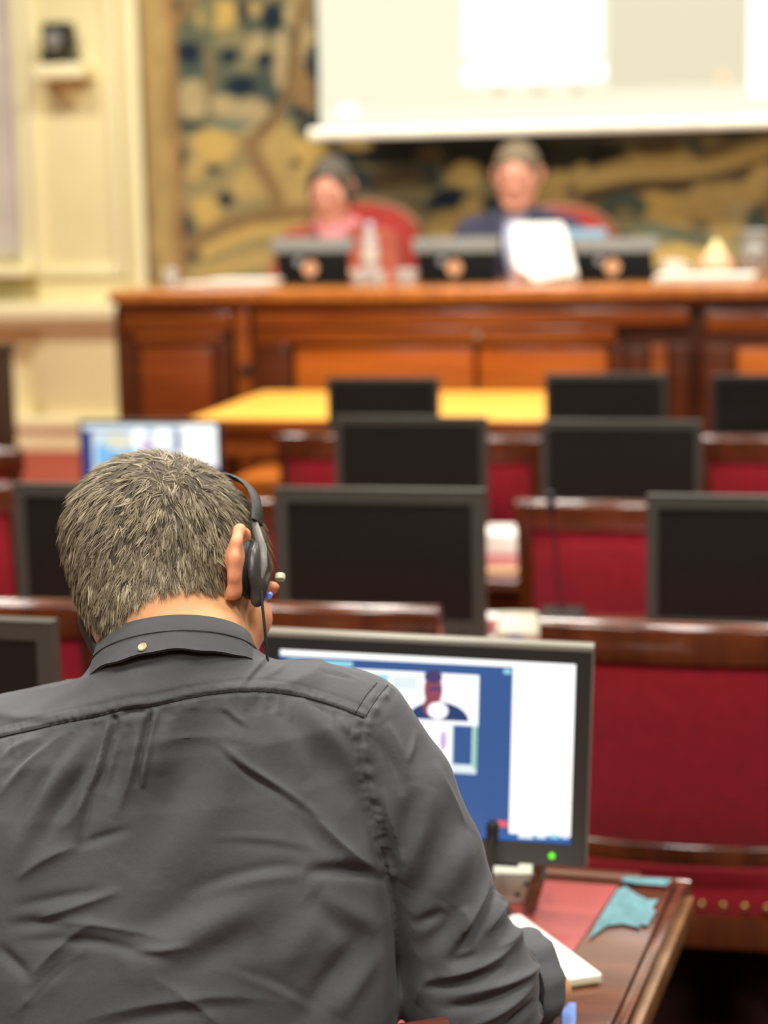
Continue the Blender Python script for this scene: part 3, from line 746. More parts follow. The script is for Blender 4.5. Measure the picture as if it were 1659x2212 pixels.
def gooseneck(label, px, py, z, top, h_px=None, col=BLACK, lead=True, red=False, Y=None):
    """px,py: foot on the desk at height z; top: list of (px,py) the stem passes, all at the foot's distance"""
    p = atz(px, py, z)
    t = thing('gooseneck_microphone', label, 'microphone', (p.x, p.y, z + .001))
    bx('base', (-.05, -.05, 0), (.05, .06, .035), BLACK, t, .008)
    pts = [Vector((0, 0, .03))]
    for a, b in top:
        q = atY(a, b, p.y); pts.append(Vector((q.x - p.x, 0, q.z - z)))
    obj('stem', MB().tube(pts, .0042, 8).mesh('stem'), col, t)
    d = (pts[-1] - pts[-2]).normalized()
    obj('capsule', MB().tube([pts[-1] - d * .005, pts[-1] + d * .01, pts[-1] + d * .045, pts[-1] + d * .05], [.006, .0095, .0095, .005], 10).mesh('capsule'), BLACK, t)
    if red: obj('talk_light', MB().tube([(-.0, -.052, .02), (0, -.047, .02)], .0085, 12), glow('led_red', (220, 60, 55), .8), t)
    return t
gooseneck('black gooseneck microphone standing before the red chair on the second-row desk', 1214, 1352, ZD, [(1213, 1320), (1203, 1230), (1196, 1150), (1192, 1110)], col=mat('dark_red_metal', (70, 22, 26), .4))
gooseneck('black microphone base with a red light behind the lit monitor', 1004, 1385, ZD, [(992, 1350), (985, 1320)], red=True)
gooseneck('thin black microphone at the right edge before the farthest monitor', 1641, 905, ZD + .02, [(1641, 860), (1641, 800)])
p = atz(1058, 1838, ZD + .02)
tm = thing('desk_microphone', 'short black microphone tip in front of the lit screen', 'microphone', (atD(1050, 1825, 2.35).x, atD(1050, 1825, 2.35).y, ZD))
zt_ = atD(1066, 1775, 2.345); q_ = zt_ - Vector(tm.location)
bx('base', (-.04, -.03, 0.001), (.03, .03, .02), BLACK, tm, .006)
obj('stem', MB().tube([(0, 0, .015), (q_.x * .45, q_.y * .45, q_.z * .5), (q_.x * .8, q_.y * .8, q_.z * .85)], .005, 8), BLACK, tm)
obj('capsule', MB().tube([(q_.x * .75, q_.y * .75, q_.z * .8), (q_.x * .95, q_.y * .95, q_.z * .97), (q_.x, q_.y, q_.z)], [.008, .009, .006], 10), BLACK, tm)
# beige device
p = atz(1117, 1384, ZD)
bd = thing('desk_telephone', 'beige handset device on the second-row desk behind the lit monitor', 'telephone', (p.x, p.y, ZD + .001), .1)
obj('body', MB().add([(-.05, 0, 0), (.05, 0, 0), (.05, .09, 0), (-.05, .09, 0), (-.048, .004, .018), (.048, .004, .018), (.044, .086, .048), (-.044, .086, .048)],
    [(3, 2, 1, 0), (4, 5, 6, 7), (0, 1, 5, 4), (1, 2, 6, 5), (2, 3, 7, 6), (3, 0, 4, 7)]).mesh('body', .008, 3), BEIGEP, bd)
bx('display', (-.02, -.001, .006), (.012, .004, .013), glow('tiny_violet', (120, 110, 190), .5), bd, .001)
def sheet_stack(label, px, py, w, d, h, rz, z=ZD, m=WHITEP, name='paper_stack', cat='papers'):
    p = atz(px, py, z)
    t = thing(name, label, cat, (p.x, p.y, z + .0015), rz)
    n = max(1, int(h / .012)); r = random.Random(int(px))
    for k in range(n):
        s = r.uniform(-.006, .006)
        bx('sheets', (-w / 2 + s, 0 + s, h * k / n), (w / 2 + s, d + s, h * (k + 1) / n - .0008), m, t, .001)
    return t
sheet_stack('white card lying behind the lit monitor on the second-row desk', 1015, 1390, .12, .06, .004, .1)
sheet_stack('thin white sheet at the back of the second-row desk', 1065, 1340, .11, .06, .004, .0)
sheet_stack('white paper stack on the third-row desk left of the red chair', 1076, 1200, .115, .18, .055, .05)
sheet_stack('folded pale brown folder on the third-row desk in front of the paper stack', 1078, 1238, .12, .06, .006, .02, m=mat('folder_tan', (214, 178, 130), .6))
# white cup added where a blurred highlight disc shows beside the man's temple
p = atz(560, 1128, ZD)
cup = thing('highlight_cup', 'small white cup on the third-row desk beside the man\'s head', 'cup', (p.x, 5.0, ZD + .0015))  # added cup, stands in for a blurred highlight disc
obj('cup_wall', MB().lathe([(.022, 0), (.03, .065), (.032, .066), (.030, .063), (.021, .006)], 18), WHITEP, cup)

# ------------------------------------------------------------------ small wooden side table
tp = atY(555, 1034, 5.45)
st = thing('side_table', 'small orange-brown wooden table right of the small lit monitor', 'table', (tp.x, 5.62, 0))
bx('table_top', (-.075, -.17, tp.z - .03), (.065, .17, tp.z), ROST_OR, st, .004)
bx('drawer', (-.065, -.16, tp.z - .10), (.055, .16, tp.z - .03), ROST_MID, st, .004)
for lx in (-.062, .032):
    for ly in (-.15, .13): bx('leg', (lx, ly, 0), (lx + .02, ly + .02, tp.z - .10), ROST_DK, st, .003)

# ------------------------------------------------------------------ dark cabinet at the left edge
cx_ = XY(24, 7.26, 850); zc_ = atY(20, 757, 6.9).z
cb = thing('side_cabinet', 'tall dark wooden cabinet at the left edge below the window', 'cabinet')
CABD = mat('cabinet_stained', (52, 26, 18), .6)
bx('body', (cx_ - .8, 6.9, PLAT), (cx_, 7.3, zc_ - .03), CABD, cb, .006)
bx('cabinet_top', (cx_ - .82, 6.88, zc_ - .03), (cx_ + .01, 7.32, zc_), CABD, cb, .006)
for k in range(2):
    dd = bx('door', (cx_ - .78 + k * .385, 6.885, PLAT + .06), (cx_ - .41 + k * .385, 6.9, zc_ - .06), wood('cabinet_dark', (66, 34, 22), (46, 22, 14), .3), cb, .004)
    obj('knob', MB().tube([(cx_ - .43 + k * .06, 6.886, .9), (cx_ - .43 + k * .06, 6.868, .9)], .01, 10), BRASS, dd)
# ------------------------------------------------------------------ things on the rostrum
GD = 'flip-up screens on the rostrum'
def flip_screen(label, px0, px1):
    Y = 7.18
    x0, x1 = XY(px0, Y, 575), XY(px1, Y, 575); w = x1 - x0; c = (x0 + x1) / 2
    t = thing('flip_screen', label, 'monitor', (c, Y, ZR + .001), 0, GD)
    h = atY((px0 + px1) / 2, 546, Y).z - ZR; h2 = atY((px0 + px1) / 2, 514, Y).z - ZR
    sh = MB(); a = .012
    sh.add([(-w / 2 + .02, 0, 0), (w / 2 + .01, 0, 0), (w / 2, .03, h), (-w / 2, .03, h), (-w / 2 + .02, .03, 0), (w / 2 + .01, .03, 0), (w / 2, .055, h), (-w / 2, .055, h)],
           [(0, 1, 2, 3), (7, 6, 5, 4), (0, 4, 5, 1), (3, 2, 6, 7), (1, 5, 6, 2), (0, 3, 7, 4)])
    obj('back_shell', sh.mesh('back_shell', .004), mat('matte_black', (12, 11, 10), .8, spec=.15), t)
    obj('rim', MB().add([(-w / 2 - .015, .03, h), (w / 2 + .015, .03, h), (w / 2 + .02, .06, h2), (-w / 2 - .02, .06, h2), (-w / 2 - .015, .045, h), (w / 2 + .015, .045, h), (w / 2 + .02, .072, h2), (-w / 2 - .02, .072, h2)],
        [(0, 1, 2, 3), (7, 6, 5, 4), (0, 4, 5, 1), (3, 2, 6, 7), (1, 5, 6, 2), (0, 3, 7, 4)]).mesh('rim', .004), mat('rim_grey', (112, 108, 98), .5, metal=.0), t)
    zz = h * .5
    obj('emblem', MB().tube([(-.0, zz * .22, zz), (0, zz * .22 - .008, zz)], .030, 20), mat('emblem_highlight', (222, 172, 130), .4), t)  # logo disc enlarged and lightened to carry its blurred highlight
    obj('emblem', MB().tube([(-.05, zz * .3 + .004, zz * 1.45), (-.05, zz * .3 - .004, zz * 1.45)], .016, 16), mat('emblem_grey', (150, 152, 156), .4), t)
flip_screen('black flip-up screen in front of the person in the red-brown jacket', 590, 748)
flip_screen('black flip-up screen between the two seated people on the rostrum', 896, 1066)
flip_screen('black flip-up screen right of the upright white papers', 1238, 1408)

GLASS = mat('clear_glass', (250, 250, 246), .05, trans=.75, var=.02)
CLOUD = mat('clear_plastic', (236, 234, 228), .12, trans=.55, var=.03)
def on_rostrum(px, Y):
    return Vector((XY(px, Y, 600), Y, ZR + .0015))
def bottle(label, px, Y):
    t = thing('water_bottle', label, 'bottle', on_rostrum(px, Y))
    b = MB().lathe([(.030, 0), (.034, .006), (.034, .06), (.031, .07), (.034, .08), (.034, .15), (.026, .185), (.013, .21), (.013, .218)], 20)
    obj('bottle_body', b.mesh('bottle_body'), CLOUD, t)
    obj('cap', MB().lathe([(.0155, .216), (.0155, .238), (.014, .24)], 16), mat('cap_lilac', (206, 204, 226), .4), t)
    obj('label_band', MB().lathe([(.0345, .09), (.0345, .14)], 20, close=False), mat('bottle_label', (224, 214, 196), .6), t)
bottle('clear plastic water bottle standing between the two flip-up screens at left', 800, 7.2)
def tumbler(label, px, Y, r=.03, h=.06, m=GLASS, grp='tumblers on the rostrum'):
    t = thing('drinking_glass', label, 'glass', on_rostrum(px, Y), 0, grp)
    obj('glass_wall', MB().lathe([(r * .85, 0), (r, h), (r - .003, h), (r * .82, .008)], 18).mesh('glass_wall'), m, t)
    obj('water', MB().lathe([(r * .80, .009), (r * .88, h * .6)], 18).mesh('water'), CLOUD, t)
tumbler('small clear glass in front of the bottle, left one', 776, 7.04)
tumbler('small clear glass in front of the bottle, right one', 818, 7.03)
tumbler('wider clear glass right of the bottle', 878, 7.1, .045, .062)
tumbler('clear glass at the left end of the rostrum', 368, 7.1, .03, .075)
def rost_papers(label, px, Y, w, d, h, rz=0.0, m=WHITEP):
    p = on_rostrum(px, Y)
    t = thing('paper_stack', label, 'papers', p, rz)
    n = 2
    for k in range(n): bx('sheets', (-w / 2 + k * .01, -d / 2 - k * .006, h * k / n), (w / 2 + k * .01, d / 2 - k * .006, h * (k + 1) / n - .0008), m, t, .001)
rost_papers('white papers on the rostrum left of the flip-up screens', 522, 7.05, .26, .2, .03)
rost_papers('white papers spread at the right end of the rostrum', 1520, 7.06, .36, .22, .03)
rost_papers('thin papers beside the glass at the left end of the rostrum', 425, 7.2, .16, .16, .012)
# upright documents held by the man in the navy jacket
p = on_rostrum(1165, 7.13)
dc = thing('held_documents', 'upright white documents in front of the man in the navy jacket', 'papers', p, .0)
sh = [(-.115, .10, .215), (.075, .10, .215), (.14, 0, .02), (-.02, -.03, 0.0), (-.105, 0.03, .06)]
for k in range(2):
    off = Vector((.006 * k, .012 * k, .010 - .008 * k)); th = Vector((0, .004, 0))
    v = [Vector(q) + off for q in sh]; v2 = [q + th for q in v]; n = len(v)
    obj('sheet', MB().add(v + v2, [tuple(range(n)), tuple(range(2 * n - 1, n - 1, -1))] + [(i, (i + 1) % n, n + (i + 1) % n, n + i) for i in range(n)]).mesh('sheet', .001), WHITEP, dc)
# pale blue tablet behind the documents
p = on_rostrum(1262, 7.44)
tb = thing('tablet', 'tablet with pale blue glowing back edge behind the white documents', 'tablet', p)
bx('back', (-.09, 0, 0), (.09, .012, .20), BEZELT, tb, .004); bx('glow_panel', (-.085, -.002, .148), (.085, .004, .196), glow('tablet_blue', (172, 214, 232), .8), tb, .001)
# cup, napkin cone and carafe at the right end
p = on_rostrum(1452, 7.25)
cp = thing('coffee_cup', 'white cup at the right end of the rostrum', 'cup', p)
obj('cup_wall', MB().lathe([(.026, 0), (.04, .03), (.044, .075), (.041, .075), (.036, .03), (.02, .006)], 20).mesh('cup_wall'), WHITEP, cp)
obj('handle', MB().tube([(.042, 0, .06), (.064, 0, .055), (.066, 0, .035), (.038, 0, .022)], .005, 8), WHITEP, cp)
p = on_rostrum(1546, 7.27)
nk = thing('folded_napkin', 'pink and cream folded napkin on the right end of the rostrum', 'napkin', p)
obj('napkin_base', MB().lathe([(.06, 0), (.068, .05), (.05, .085), (.03, .1)], 12).mesh('napkin_base', .006), mat('napkin_pink', (240, 176, 140), .8), nk)
obj('napkin_tip', MB().lathe([(.045, .08), (.03, .115), (.008, .15)], 10).mesh('napkin_tip'), mat('napkin_cream', (238, 226, 160), .8), nk)
p = on_rostrum(1632, 7.30)
cf = thing('water_carafe', 'grey steel carafe at the right edge of the rostrum', 'carafe', p)
obj('carafe_body', MB().lathe([(.055, 0), (.062, .01), (.062, .12), (.055, .135)], 20).mesh('carafe_body'), mat('steel', (170, 166, 156), .35, metal=.5), cf)
obj('lid', MB().lathe([(.058, .137), (.058, .175), (.03, .185)], 20).mesh('lid'), MATS['steel'], cf)
obj('emblem', MB().tube([(-.01, -.058, .07), (-.01, -.066, .07)], .012, 12), mat('mark_brown', (110, 70, 56), .5), cf)
# ------------------------------------------------------------------ soft bodies: implicit shapes turned into one continuous skin
class Grid:
    def __init__(s, xs, ys, zs):
        s.a = [np.asarray(q, np.float32) for q in (xs, ys, zs)]
        s.D = np.full([len(q) for q in s.a], 0.25, np.float32)
    def add(s, fn, lo, hi, k=0.02, op='u'):
        sl = []
        for i in range(3):
            m_ = 0.03 + k
            i0 = max(0, np.searchsorted(s.a[i], lo[i] - m_) - 1); i1 = min(len(s.a[i]), np.searchsorted(s.a[i], hi[i] + m_) + 1)
            if i1 <= i0: return
            sl.append(slice(i0, i1))
        X = s.a[0][sl[0]][:, None, None]; Y = s.a[1][sl[1]][None, :, None]; Z = s.a[2][sl[2]][None, None, :]
        d = fn(X, Y, Z).astype(np.float32); o = s.D[tuple(sl)]
        if op == 'u':
            h = np.maximum(k - np.abs(o - d), 0) / k; s.D[tuple(sl)] = np.minimum(o, d) - h * h * k * 0.25
        else:
            h = np.maximum(k - np.abs(o + d), 0) / k; s.D[tuple(sl)] = np.maximum(o, -d) + h * h * k * 0.25
    def cap(s, a, b, ra, rb=None, k=0.02, op='u'):
        a = np.array(a, float); b = np.array(b, float); rb = ra if rb is None else rb
        ba = b - a; L2 = max(1e-9, ba @ ba); R = max(ra, rb)
        def fn(X, Y, Z):
            t = np.clip(((X - a[0]) * ba[0] + (Y - a[1]) * ba[1] + (Z - a[2]) * ba[2]) / L2, 0, 1)
            return np.sqrt((X - a[0] - t * ba[0]) ** 2 + (Y - a[1] - t * ba[1]) ** 2 + (Z - a[2] - t * ba[2]) ** 2) - (ra + (rb - ra) * t)
        s.add(fn, np.minimum(a, b) - R, np.maximum(a, b) + R, k, op)
    def chain(s, pts, rs, k=0.02):
        for i in range(len(pts) - 1): s.cap(pts[i], pts[i + 1], rs[i], rs[i + 1], k)
    def ell(s, c, r, k=0.02, M=None, op='u'):
        c = np.array(c, float); r = np.array(r, float); M = np.eye(3) if M is None else M
        def fn(X, Y, Z):
            x, y, z = X - c[0], Y - c[1], Z - c[2]
            q = [x * M[0, i] + y * M[1, i] + z * M[2, i] for i in range(3)]
            k0 = np.sqrt((q[0] / r[0]) ** 2 + (q[1] / r[1]) ** 2 + (q[2] / r[2]) ** 2)
            k1 = np.sqrt((q[0] / r[0] ** 2) ** 2 + (q[1] / r[1] ** 2) ** 2 + (q[2] / r[2] ** 2) ** 2) + 1e-6
            return k0 * (k0 - 1) / k1
        e = np.sqrt(((M * r) ** 2).sum(1))
        s.add(fn, c - e, c + e, k, op)
    def stack(s, tab, k=0.03, cx=0.0, tilt=0.0, ex=2.5, ztop=None):
        tab = sorted(tab); zt = np.array([t[0] for t in tab]); A = np.array([t[1] for t in tab]); B = np.array([t[2] for t in tab]); CY = np.array([t[3] for t in tab])
        def fn(X, Y, Z):
            ze = Z - tilt * (X - cx)
            a = np.interp(ze, zt, A); b = np.interp(ze, zt, B); cy = np.interp(ze, zt, CY)
            n = (np.abs((X - cx) / a) ** ex + np.abs((Y - cy) / b) ** ex) ** (1 / ex)
            d = (n - 1) * np.minimum(a, b)
            return np.maximum(np.maximum(d, ze - zt[-1]), zt[0] - ze)
        s.add(fn, (cx - A.max() - .02, (CY - B).min(), zt[0] - .02), (cx + A.max() + .02, (CY + B).max(), zt[-1] + .02), k)
    def surface(s):
        D = s.D; S = D < 0; nx, ny, nz = D.shape
        cnt = np.zeros((nx - 1, ny - 1, nz - 1), np.int8)
        for i in (0, 1):
            for j in (0, 1):
                for k in (0, 1): cnt += S[i:nx - 1 + i, j:ny - 1 + j, k:nz - 1 + k]
        I, J, K = np.nonzero((cnt > 0) & (cnt < 8))
        idx = np.full(cnt.shape, -1, np.int32); idx[I, J, K] = np.arange(len(I))
        acc = np.zeros((len(I), 3)); n = np.zeros(len(I))
        C = [(i, j, k) for i in (0, 1) for j in (0, 1) for k in (0, 1)]
        ax, ay, az = s.a
        for p in C:
            for q in C:
                if sum(abs(p[t] - q[t]) for t in range(3)) == 1 and p < q:
                    d0 = D[I + p[0], J + p[1], K + p[2]]; d1 = D[I + q[0], J + q[1], K + q[2]]
                    mk = (d0 < 0) != (d1 < 0)
                    t = np.where(mk, d0 / np.where(mk, d0 - d1, 1), 0)
                    P0 = np.stack([ax[I + p[0]], ay[J + p[1]], az[K + p[2]]], 1); P1 = np.stack([ax[I + q[0]], ay[J + q[1]], az[K + q[2]]], 1)
                    acc += np.where(mk[:, None], P0 + (P1 - P0) * t[:, None], 0); n += mk
        V = acc / np.maximum(n, 1)[:, None]
        Q = []
        for axn in range(3):
            sh = [slice(1, -1)] * 3; sh[axn] = slice(0, -1)
            s0 = S[tuple(sh)]; sh1 = list(sh); sh1[axn] = slice(1, None); s1 = S[tuple(sh1)]
            e = np.array(np.nonzero(s0 != s1)).T
            if not len(e): continue
            off = np.ones(3, int); off[axn] = 0; e = e + off
            flip = S[e[:, 0], e[:, 1], e[:, 2]]
            b, c = [(1, 2), (2, 0), (0, 1)][axn]
            def cell(db, dc):
                z = e.copy(); z[:, b] += db; z[:, c] += dc; return idx[z[:, 0], z[:, 1], z[:, 2]]
            q = np.stack([cell(-1, -1), cell(0, -1), cell(0, 0), cell(-1, 0)], 1)
            q[~flip] = q[~flip][:, ::-1]
            Q.append(q)
        Q = np.concatenate(Q); Q = Q[(Q >= 0).all(1)]
        return V, Q
def relax(V, Q, it=2, f=0.5):
    n = len(V)
    for _ in range(it):
        acc = np.zeros_like(V); c = np.zeros(n)
        for a, b in ((0, 1), (1, 2), (2, 3), (3, 0)):
            np.add.at(acc, Q[:, a], V[Q[:, b]]); np.add.at(c, Q[:, a], 1); np.add.at(acc, Q[:, b], V[Q[:, a]]); np.add.at(c, Q[:, b], 1)
        V = V + f * (acc / np.maximum(c, 1)[:, None] - V)
    return V
def normals(V, Q):
    nn = np.cross(V[Q[:, 2]] - V[Q[:, 0]], V[Q[:, 3]] - V[Q[:, 1]])
    N = np.zeros_like(V)
    for k in range(4): np.add.at(N, Q[:, k], nn)
    return N / np.maximum(np.linalg.norm(N, axis=1), 1e-12)[:, None]
def qmesh(name, V, Q):
    me = bpy.data.meshes.new(name); me.from_pydata(V.tolist(), [], Q.tolist()); me.update(); return me
def axis(lo, hi, step, fine=None, fstep=None):
    """coordinates from lo to hi, denser between fine[0] and fine[1]"""
    if not fine: return np.arange(lo, hi, step)
    out = [lo]
    while out[-1] < hi: out.append(out[-1] + (fstep if fine[0] <= out[-1] < fine[1] else step))
    return np.array(out)

def add_head(g, c, M, s=1.0, ears=True, k=1.0):
    """head in its own frame (x right, y to the face, z up), placed at c with axes M (columns) and size s"""
    c = np.array(c, float)
    T = lambda p: c + M @ (np.array(p, float) * s)
    e = lambda p, r, kk=.02, op='u': g.ell(T(p), np.array(r) * s, kk * s, M, op)
    cp = lambda a, b, ra, rb=None, kk=.012, op='u': g.cap(T(a), T(b), ra * s, (ra if rb is None else rb) * s, kk * s, op)
    e((0, -.012, .035), (.076, .098, .085)); e((0, .040, -.040), (.060, .060, .075), .03); e((0, -.016, -.02), (.062, .070, .06), .03)
    e((0, .078, -.100), (.026, .022, .018), .025)
    for sx in (-1, 1):
        cp((sx * .052, .012, -.055), (sx * .022, .072, -.1), .018, .016, .03); e((sx * .046, .066, -.014), (.022, .02, .018), .025)
        e((sx * .034, .094, .030), (.024, .010, .009), .012); e((sx * .032, .106, .010), (.018, .014, .011), .010, 'd')
        e((sx * .031, .090, .008), (.0125, .0125, .0125), .003)
    cp((0, .098, .022), (0, .116, -.026), .008, .0125, .014); e((.011, .105, -.030), (.009, .009, .008), .008); e((-.011, .105, -.030), (.009, .009, .008), .008)
    e((0, .096, -.056), (.024, .008, .006), .006); e((0, .095, -.068), (.021, .008, .007), .006)
    if ears:
        for sx in (-1, 1):
            P = [(.076, .016, .010), (.083, .014, .028), (.092, -.002, .038), (.099, -.020, .034), (.102, -.028, .014), (.099, -.026, -.006), (.091, -.016, -.022), (.083, -.004, -.034), (.077, .008, -.030)]
            P = [(sx * (.078 + (p[0] - .078) * .9), p[1] * .85, .007 + (p[2] - .002) * .82) for p in P]; R = [.0035, .0046, .005, .005, .0047, .0044, .005, .0065, .005]
            for i in range(len(P) - 1): cp(P[i], P[i + 1], R[i], R[i + 1], .006)
            A = np.array([[math.cos(-.5 * sx), -math.sin(-.5 * sx), 0], [math.sin(-.5 * sx), math.cos(-.5 * sx), 0], [0, 0, 1]])
            A2 = np.array([[math.cos(.42 * sx), -math.sin(.42 * sx), 0], [math.sin(.42 * sx), math.cos(.42 * sx), 0], [0, 0, 1]])
            g.ell(T((sx * .088, -.006, .009)), np.array((.005, .018, .025)) * s, .008 * s, M @ A2)
            cp((sx * .074, -.010, .014), (sx * .084, -.011, .008), .012, .010, .012)
    return T
def add_hand(g, wrist, d, nrm, s=1.0, side=1, curl=.5, k=.008):
    """palm and five bent fingers: d along the hand, nrm out of the back of the hand, side +1 = thumb towards d x nrm"""
    w = np.array(wrist, float); d = np.array(d, float) / np.linalg.norm(d); nrm = np.array(nrm, float); nrm = nrm - d * (d @ nrm); nrm /= np.linalg.norm(nrm)
    t = np.cross(d, nrm) * side
    M = np.stack([t, d, nrm], 1)
    g.ell(w + d * .045 * s, np.array((.038, .05, .014)) * s, .012, M)
    for i, (off, ln, r) in enumerate(((.027, .070, .0088), (.009, .080, .0092), (-.010, .074, .0088), (-.027, .058, .0078))):
        a = w + d * .082 * s + t * off * s; b = a + (d * .45 - nrm * .12 * curl * 2) * ln * s + t * off * .15 * s
        c_ = b + (d * (.32 - .15 * curl) - nrm * .30 * curl) * ln * s; e_ = c_ + (d * (.2 - .15 * curl) - nrm * .22 * curl) * ln * s
        g.chain([a, b, c_, e_], [r * s, r * .95 * s, r * .9 * s, r * .78 * s], .006)
    a = w + d * .022 * s + t * .026 * s; b = a + (d * .6 + t * .65) * .045 * s; c_ = b + (d * .9 + t * .1 - nrm * .2) * .030 * s
    g.chain([a, b, c_], [.013 * s, .0105 * s, .009 * s], .010)

def skin_mat(name, rgb, rgb2):
    m = mat(name, rgb, .5, rgb2=rgb2, scale=(14, 14, 14), bump=.05, bscale=400, spec=.35)
    b = m.node_tree.nodes['Principled BSDF']
    b.inputs['Subsurface Weight'].default_value = .12; b.inputs['Subsurface Radius'].default_value = (.02, .008, .004); b.inputs['Subsurface Scale'].default_value = .5
    return m
SKIN_D = skin_mat('skin_rosy', (228, 168, 140), (214, 148, 122))

def dais_person(label, px, pytop, Yp, jacket, shirt, hairc, woman=False, s=1.08, lean=0.0, yaw=0.0, hand_px=None):
    ztop = atY(px, pytop, Yp).z; x = XY(px, Yp, pytop)
    root = thing('person', label, 'person', (x, Yp, PLAT2), math.pi + yaw)
    hz = ztop - PLAT2 - .020 - .118 * s                # height of the head's centre
    p = math.radians(14 if woman else 8)
    M = np.array([[1, 0, 0], [0, math.cos(p), math.sin(p)], [0, -math.sin(p), math.cos(p)]])
    st = .006
    # skin: head, neck, forearms and hands, trunk
    g = Grid(np.arange(-.36, .36, st), np.arange(-.2, .52, st), np.arange(.40, hz + .16 * s, st))
    hc = (lean, .05, hz)
    T = add_head(g, hc, M, s, True)
    zs_ = hz - .17 * s                                 # shoulder height
    g.cap((lean * .3, -.01, zs_), T((0, -.03, -.04)), .055 * s, .055 * s, .03)
    g.stack([(.48, .13, .09, 0), (zs_ - .12, .14, .09, 0), (zs_ - .02, .10, .06, -.01)], .03)
    zd = ZR - PLAT2 + .034
    wr = [(-.13, .36, zd), (.13, .36, zd)]
    for i, sx in enumerate((-1, 1)):
        g.cap((sx * .23, .16, zs_ - .22), wr[i], .034, .024, .02)
        add_hand(g, wr[i], (-sx * .5, .86, 0), (0, 0, 1), 1.0, sx, .35)
    V, Q = g.surface(); V = relax(V, Q, 1)
    obj('body', qmesh('body', V, Q), SKIN_D, root, ang=180)
    # jacket
    g = Grid(np.arange(-.40, .40, .008), np.arange(-.24, .42, .008), np.arange(.38, hz, .008))
    g.stack([(.48, .19 * s, .13 * s, .01), (.6, .20 * s, .135 * s, 0), (zs_ - .15, .20 * s, .13 * s, 0), (zs_ - .06, .19 * s, .105 * s, -.01), (zs_ + .015, .10 * s, .075 * s, -.01)], .03)
    for i, sx in enumerate((-1, 1)):
        g.cap((sx * .06, -.01, zs_), (sx * .185 * s, -.005, zs_ - .05), .06 * s, .066 * s, .04)
        el = (sx * .25 * s, .12, zs_ - .27)
        g.cap((sx * .19 * s, -.005, zs_ - .055), el, .062 * s, .052 * s, .03); w_ = np.array(wr[i]); e_ = np.array(el); g.cap(el, e_ + (w_ - e_) * .82, .052 * s, .044, .03)
    # neck opening
    g.cap((lean * .4, .02, zs_ + .01), (lean * .7, .03, zs_ + .12), .062 * s, .07 * s, .01, 'd')
    V, Q = g.surface(); V = relax(V, Q, 1)
    n = np.array([noise.noise(Vector(v) * 9) for v in V]); V = V + normals(V, Q) * (n * .006)[:, None]
    jk = obj('jacket', qmesh('jacket', V, Q), jacket, root, ang=180)
    # shirt front or scarf
    if woman:
        g = Grid(np.arange(-.2, .2, .006), np.arange(-.2, .25, .006), np.arange(zs_ - .25, zs_ + .15, .006))
        for k in range(14):
            a0, a1 = 2 * math.pi * k / 14, 2 * math.pi * (k + 1) / 14
            g.cap((lean * .4 + .078 * math.cos(a0), .015 + .078 * math.sin(a0), zs_ + .035 - .02 * math.sin(a0)), (lean * .4 + .078 * math.cos(a1), .015 + .078 * math.sin(a1), zs_ + .035 - .02 * math.sin(a1)), .026, .026, .02)
        g.chain([(.03, .095, zs_ + .02), (.02, .135, zs_ - .06), (.03, .150, zs_ - .18)], [.028, .03, .026], .02); g.chain([(-.03, .095, zs_ + .02), (-.03, .135, zs_ - .06), (-.02, .150, zs_ - .16)], [.026, .03, .026], .02)
        V, Q = g.surface(); obj('scarf', qmesh('scarf', V, Q), shirt, root, ang=180)
    else:
        mb = MB(); pts = []
        for z_, hw in ((zs_ + .05, .055), (zs_ + .0, .055), (zs_ - .08, .05), (zs_ - .16, .035), (zs_ - .26, .012)):
            for kx in (-1, -.5, 0, .5, 1): pts.append((kx * hw, (.085 if z_ > zs_ + .02 else .10 if z_ > zs_ - .04 else .155) * s - .018 * abs(kx), z_))
        v = pts + [(a, b - .012, c) for a, b, c in pts]
        f = [(r * 5 + i, r * 5 + i + 1, r * 5 + i + 6, r * 5 + i + 5) for r in range(4) for i in range(4)]; f2 = [tuple(i + 25 for i in q[::-1]) for q in f]
        sh_ = obj('shirt_front', mb.add(v, f + f2).mesh('shirt_front'), shirt, root)
        for sx in (-1, 1):
            lp = MB().add([(sx * .05, .09 * s, zs_ + .07), (sx * .085, .06 * s, zs_ + .05), (sx * .10, .15 * s, zs_ - .08), (sx * .012, .168 * s, zs_ - .27), (sx * .045, .16 * s, zs_ - .08)], [(0, 1, 2, 4), (4, 2, 3)])
            o = obj('lapel', lp.mesh('lapel'), jacket, jk); o.modifiers.new('thick', 'SOLIDIFY').thickness = .006
    # hair
    g = Grid(np.arange(-.16, .16, .006), np.arange(-.16, .26, .006), np.arange(hz - .2, hz + .2, .006))
    g.ell(T((0, -.020, .042)), np.array((.088, .104, .096)) * s, .02, M)
    if woman:
        for sx in (-1, 1): g.ell(T((sx * .072, -.025, -.01)), np.array((.024, .055, .06)) * s, .03, M)
        g.ell(T((0, .095, -.035)), np.array((.072, .085, .105)) * s, .01, M, 'd')
    else:
        g.ell(T((0, .10, -.03)), np.array((.092, .09, .098)) * s, .01, M, 'd'); g.ell(T((0, -.0, -.12)), np.array((.12, .12, .11)) * s, .01, M, 'd')
    V, Q = g.surface(); V = relax(V, Q, 1); n = np.array([noise.noise(Vector(v) * 40) for v in V]); V = V + normals(V, Q) * (n * .004)[:, None]
    obj('hair', qmesh('hair', V, Q), hairc, root, ang=180)
    for sx in (-1, 1):
        q = T((sx * .031, .1028, .008))
        obj('eye', MB().lathe([(.001, -.004), (.005, -.003), (.006, 0), (.005, .003), (.001, .004)], 10), BLACK, root, loc=q)
    return root
JACKR = mat('jacket_rust', (152, 70, 48), .85, scale=(30, 30, 30), var=.15)
